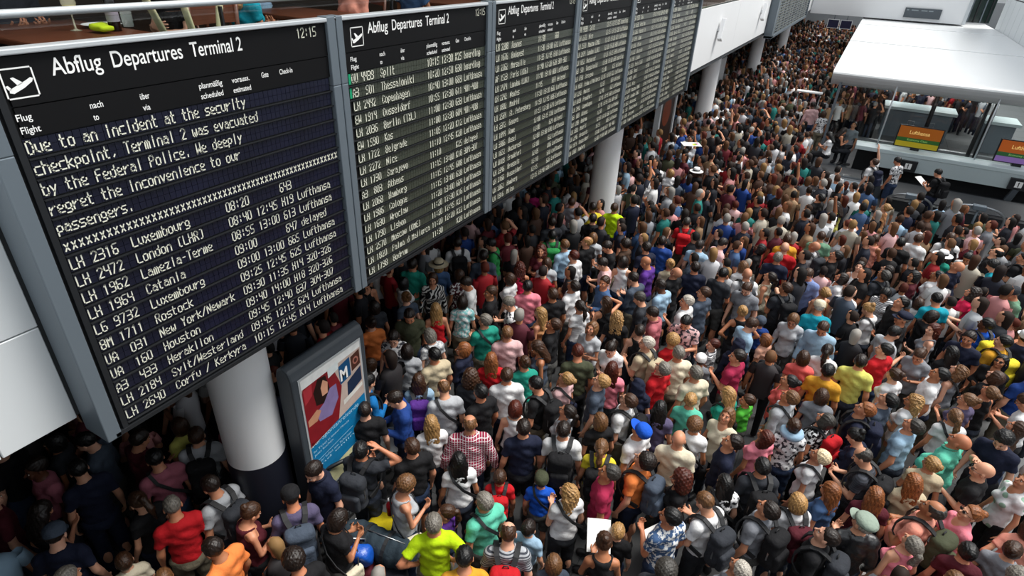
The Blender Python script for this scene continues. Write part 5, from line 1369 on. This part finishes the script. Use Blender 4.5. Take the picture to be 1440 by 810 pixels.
bottle(-4.28, 2.38, .29, mat('dark_glass', '#0d0a0c', .1), 'dark wine bottle with grey label on the nearest table')
r = empty('wine_glass', (-4.44, 2.22, GZ + .76), label='stemmed white wine glass on the nearest gallery table', cat='glass')
c = MB(); c.lathe([(0, 0), (.036, .002), (.006, .012), (.0045, .09), (.03, .12), (.042, .16), (.036, .21)], (0, 0, 0), 18); c.build('bowl', mat('wine_glass', '#e6e2c6', .05, alpha=.35), r); c = MB(); c.lathe([(0, .105), (.028, .122), (.038, .150), (0, .151)], (0, 0, 0), 16); c.build('wine', mat('white_wine', '#d6c878', .1), r)
r = empty('tumbler', (-4.42, 2.55, GZ + .76), label='clear water tumbler at the right end of nearest table', cat='glass'); c = MB(); c.lathe([(0, 0), (.032, .002), (.036, .12)], (0, 0, 0), 16); c.build('glass_body', mat('tumbler_glass', '#cfd8d4', .05, alpha=.3), r)
o = rbox('napkin', (.07, .05, .02), .018, M['cloth'], None, '#b6cc1c', .006, .01, label='crumpled lime green napkin beside the dark bottle', cat='napkin'); o.location = (-4.25, 2.28, GZ + .79)
r = empty('plate', (-4.5, 2.42, GZ + .765), label='pale plate with salad behind the dark bottle', cat='plate'); c = MB(); c.lathe([(0, 0), (.08, .002), (.12, .016)], (0, 0, 0), 22); c.build('plate_body', M['white'], r); c = MB(); c.lathe([(0, .03), (.05, .02), (.07, .006)], (0, 0, 0), 10); c.build('salad', mat('salad', '#8c9c30', .6, noise=.4, nscale=60), r)
for i, (a, bb, lb) in enumerate((((-3.72, 2.30, 5.40), (-3.95, 2.52, 5.16), 'left pale slanted bar standing behind the balustrade glass'), ((-3.72, 2.50, 5.47), (-3.85, 2.64, 5.16), 'middle pale slanted bar standing behind the balustrade glass'), ((-3.75, 2.80, 5.47), (-3.78, 2.76, 5.16), 'right pale bar standing behind the balustrade glass'))):
    a, bb = Vector(a), Vector(bb); dd = (bb - a); foot = a + dd * ((4.46 - a.z) / dd.z); top_ = a - dd * .6
    r = empty('pale_bar', tuple(foot), label=lb, cat='pole', group='pale bars behind the glass'); c = MB(); c.tube([(0, 0, 0), tuple(top_ - foot)], .022, 8); c.build('bar', mat('pale_cream', '#aaa683', .5, noise=.1), r)  # plain cream bar running up from its foot
    c = MB(); c.lathe([(0, 0), (.06, 0), (.05, .02), (0, .03)], (0, 0, 0), 12); c.build('foot', M['dark'], r)
DINERS = ((-4.5, 1.42, 0, 'm', 'Sp', 'short', 'dkbrown', 'T', 'black', 'seated man in black at the left end of nearest gallery table'),
          (-4.6, 3.02, math.pi, 'm', 'Sc', 'short', 'black', 'T', 'black', 'seated diner in black with elbow on the nearest gallery table'),
          (-5.25, 2.2, -math.pi / 2, 'h', 'Sp', 'short', 'gray', 'L', 'charcoal', 'seated diner in charcoal behind the wine glass'),
          (-4.45, 3.52, .1, 'f', 'Sp', 'long', 'blonde', 'T', 'turquoise', 'seated woman in turquoise at the second gallery table'),
          (-5.05, 4.12, -math.pi / 2, 'f', 'Sc', 'bob', 'brown', 'T', 'ltblue', 'seated woman in light blue behind the second gallery table'),
          (-4.42, 4.75, math.pi, 'f', 'Sp', 'long', 'auburn', 'L', 'salmon', 'seated woman in salmon pink at second table\'s far end'),
          (-4.42, 5.65, 0, 'm', 'Sc', 'short', 'brown', 'T', 'denim', 'seated man in denim blue at the third gallery table'))
for i, (x, y, rz, bb, ps, hs, hc, tk, tc, lb) in enumerate(DINERS):
    q = dict(x=0, y=0, b=bb, pose=ps, face=0, hs=hs, hc=hc, tk=tk, kind=tk, tc=tc, pat=None, ex={}, p=[x, y], yaw=rz, z=GZ - .38 * BUILD[bb]['scale'], label=lb)
    o = make_person(q, 500 + i); o['group'] = 'diners on the gallery'
bag_labels()

# ------------------------------------------------------------------ the rest of the crowd, too many to set out one by one
def low_person(pose):
    """about 400 triangles: returns verts, tris, region (0 skin 1 hair 2 top 3 legs)"""
    V, F_, Rg = [], [], []
    def loft(rings, reg, n=8, regs=None):
        b0 = len(V)
        for (cx_, cy_, cz_, rx, ry) in rings:
            for k in range(n):
                t = 2 * math.pi * k / n; V.append((cx_ + rx * math.cos(t), cy_ + ry * math.sin(t), cz_)); Rg.append(reg)
        for i in range(len(rings) - 1):
            for k in range(n):
                a, b_, c_, d_ = b0 + i * n + k, b0 + i * n + (k + 1) % n, b0 + (i + 1) * n + (k + 1) % n, b0 + (i + 1) * n + k
                F_.append((a, b_, c_)); F_.append((a, c_, d_))
        for k in range(1, n - 1): e = b0 + (len(rings) - 1) * n; F_.append((e, e + k, e + k + 1))
    def limb(pts, rs, reg, n=6):
        b0 = len(V); pts = [np.array(p, float) for p in pts]
        for i, p in enumerate(pts):
            d = _n(pts[min(i + 1, len(pts) - 1)] - pts[max(i - 1, 0)]); a = np.cross(d, [0, 1, .1]); a = _n(a) if np.linalg.norm(a) > .05 else np.array([1., 0, 0]); b_ = np.cross(d, a)
            for k in range(n): t = 2 * math.pi * k / n; V.append(tuple(p + (a * math.cos(t) + b_ * math.sin(t)) * rs[i])); Rg.append(reg)
        for i in range(len(pts) - 1):
            for k in range(n):
                a, b_, c_, d_ = b0 + i * n + k, b0 + i * n + (k + 1) % n, b0 + (i + 1) * n + (k + 1) % n, b0 + (i + 1) * n + k
                F_.append((a, c_, b_)); F_.append((a, d_, c_))
        e = b0 + (len(pts) - 1) * n
        for k in range(1, n - 1): F_.append((e, e + k + 1, e + k))
    loft([(0, 0, .86, .17, .12), (0, 0, 1.0, .165, .12), (0, 0, 1.12, .15, .115), (0, 0, 1.28, .175, .13), (0, -.01, 1.40, .195, .11), (0, -.01, 1.46, .15, .085), (0, 0, 1.50, .07, .065)], 2)
    for sg in (1, -1): limb([(sg * .09, 0, .92), (sg * .1, .01, .5), (sg * .105, -.01, .04)], [.095, .065, .05], 3, 5)
    loft([(0, 0, 1.46, .055, .055), (0, .01, 1.55, .055, .06), (0, .035, 1.565, .05, .065), (0, .02, 1.60, .068, .085), (0, .012, 1.65, .074, .092), (0, .008, 1.70, .070, .088), (0, 0, 1.735, .05, .065), (0, 0, 1.75, .02, .03)], 0)
    hair = [(0, -.012, 1.745, .045, .058), (0, -.015, 1.762, .02, .03)]
    hs = {0: 1.585, 1: 1.42, 2: 1.50, 3: 1.60}[pose % 4]
    loft([(0, -.045, hs, .055, .05), (0, -.042, 1.60 if hs < 1.6 else 1.615, .079, .072), (0, -.026, 1.665, .083, .088), (0, -.012, 1.715, .077, .094)] + hair, 1)
    arms = {0: (((.235, -.03, 1.16), (.27, .06, .90), (.27, .09, .80)),) * 2, 1: (((.23, .03, 1.15), (.10, .24, 1.2), (.05, .3, 1.22)),) * 2, 2: (((.24, .05, 1.15), (-.02, .18, 1.2), (-.10, .16, 1.2)),) * 2,
            3: (((.40, .10, 1.44), (.22, .12, 1.66), (.12, .1, 1.72)), ((.235, -.03, 1.16), (.27, .06, .90), (.27, .09, .80))), 4: (((.28, .06, 1.70), (.25, .12, 1.95), (.24, .13, 2.05)), ((.235, -.03, 1.16), (.27, .06, .90), (.27, .09, .80)))}[pose]
    for sg, A in zip((1, -1), arms):
        f = lambda p: np.array([sg * p[0], p[1], p[2]]); S = np.array([sg * .175, -.01, 1.42]); E, W_, H_ = map(f, A); mid = S + (E - S) * .6
        limb([S, mid], [.066, .066], 2); limb([mid * .96 + S * .04, E, W_, H_], [.048, .045, .032, .035], 0)
    return np.array(V), np.array(F_), np.array(Rg)
def crowd():
    rng = np.random.default_rng(11); T = [low_person(p) for p in range(5)]
    pts = [tuple(q['p']) for q in people]; cell = .43; grid = {}
    key = lambda x, y: (int(math.floor(x / cell)), int(math.floor(y / cell)))
    for p in pts: grid.setdefault(key(*p), []).append(p)
    def free(x, y, d):
        i, j = key(x, y)
        return all((x - a) ** 2 + (y - b) ** 2 > d * d for u in (-1, 0, 1) for w in (-1, 0, 1) for a, b in grid.get((i + u, j + w), []))
    new = []
    for _ in range(60000):
        x = rng.uniform(-8.5, 5.2); y = rng.uniform(.5, 58)
        if y > 17.0 and x > -.75 and not (24.9 < y < 26.6 and x < 1.0) and not (29 < y < 40 and x < 5.2): continue
        if x < -5.6 and rng.random() < .5: continue
        if x > 1.0 and y > 14.9 and y < 25 or (x > -.2 and 16.0 < y < 25): continue
        if x > 4.6: continue
        u, v = proj((x, y, 1.45))
        if not (-60 < u < 1500 and -40 < v < 900): continue
        if u > 1300 and y > 29 and v < 0: continue
        near = math.hypot(x, y)
        if v > 330 and x > -3.6 and u > 500 and near < 9 and not free(x, y, .40 if near > 4.6 else .52): continue     # the hand-placed people fill this ground
        if any((x - a) ** 2 + (y - b) ** 2 < c * c for a, b, c in ((-4.1, 2.53, .62), (-4.02, 11.35, .66), (-4.2, 20.8, .62), (-4.35, 30.6, .62), (-4.4, 40.2, .62), (-3.75, 3.1, .62), (-3.24, 2.98, .5), (-2.8, 2.7, .62), (-3.2, 2.6, .3))): continue
        if 16.6 < y < 19.3 and -5.2 < x < -4.2 or (25.1 < y < 29.1 and -5.9 < x < -4.7): continue
        if not free(x, y, .335 if y > 6 else .37): continue
        grid.setdefault(key(x, y), []).append((x, y)); new.append((x, y))
        if len(new) > 3000: break
    hairc = ['#0d0b0b', '#17100d', '#21150e', '#2e1c12', '#3d2617', '#53361f', '#5e4028', '#8a6a42', '#8b8781', '#17110e', '#120d0b', '#4d1c0e', '#1b1210', '#120e0d']
    topc = ['#121215', '#16161b', '#1b1f2c', '#141a30', '#2c2f35', '#d9d9d9', '#b9b9bd', '#a8a294', '#0f1014', '#1c1c22', '#23262e', '#7d8086', '#a9acb0', '#8e1820', '#5a1822', '#183a7c', '#93b0c6', '#414b59', '#c08484', '#1d6d68', '#3f4330', '#8f7458', '#4a342a', '#d6adad', '#5a2430', '#3f5b82', '#101014', '#dcdcdc', '#e0e0e0', '#2d2a2c', '#1a1a1e', '#23242a', '#cfcfcf']
    legc = ['#1a2238', '#141519', '#2c3340', '#3a3a3a', '#26354f']
    skc = SKINS + ['#8a583c', '#c08a6e']
    Vs, Fs, Cs = [], [], []; off = 0
    for (x, y) in new:
        V, F_, Rg = T[int(rng.choice(5, p=[.45, .27, .22, .045, .015] if y > 8 else [.6, .25, .15, 0, 0]))]; s = .88 * min(max(rng.normal(.97, .055), .72), 1.08); wd = s * rng.uniform(.90, 1.04)
        a = math.atan2(y, x) - math.pi / 2 + rng.normal(.7, .8); c_, s_ = math.cos(a), math.sin(a)
        P = V * [wd, wd, s]; P = np.stack([P[:, 0] * c_ - P[:, 1] * s_ + x, P[:, 0] * s_ + P[:, 1] * c_ + y, P[:, 2]], 1)
        cols = np.array([hexc(rng.choice(skc)), hexc(rng.choice(hairc)), hexc(rng.choice(topc)), hexc(rng.choice(legc))]) * rng.uniform(.8, 1.15); cols[:, 3] = 1
        if rng.random() < .22: cols[1] = cols[1]; 
        Vs.append(P); Fs.append(F_ + off); Cs.append(cols[Rg]); off += len(V)
    V = np.concatenate(Vs); F_ = np.concatenate(Fs); C_ = np.clip(np.concatenate(Cs), 0, 1)
    m = bpy.data.materials.new('crowd'); m.use_nodes = True; b = m.node_tree.nodes['Principled BSDF']; b.inputs['Roughness'].default_value = .75; b.inputs['Specular IOR Level'].default_value = .3
    at = m.node_tree.nodes.new('ShaderNodeAttribute'); at.attribute_name = 'own_colour'; m.node_tree.links.new(at.outputs['Color'], b.inputs['Base Color'])
    me = np_mesh('crowd', V, F_, [m]); ca = me.color_attributes.new('own_colour', 'FLOAT_COLOR', 'POINT'); ca.data.foreach_set('color', C_.astype(np.float32).ravel())
    o = link('crowd', me); tag(o, 'dense far crowd of people filling the hall up to the white bridge', 'crowd', kind='stuff'); print('crowd', len(new), len(F_))
crowd()

# ------------------------------------------------------------------ layout units to metres
for o in list(SC.objects):
    if o.parent is None:
        o.location = o.location * METRE
        if o.type != 'CAMERA' and o.type != 'LIGHT': o.scale = o.scale * METRE
bpy.context.view_layer.update()
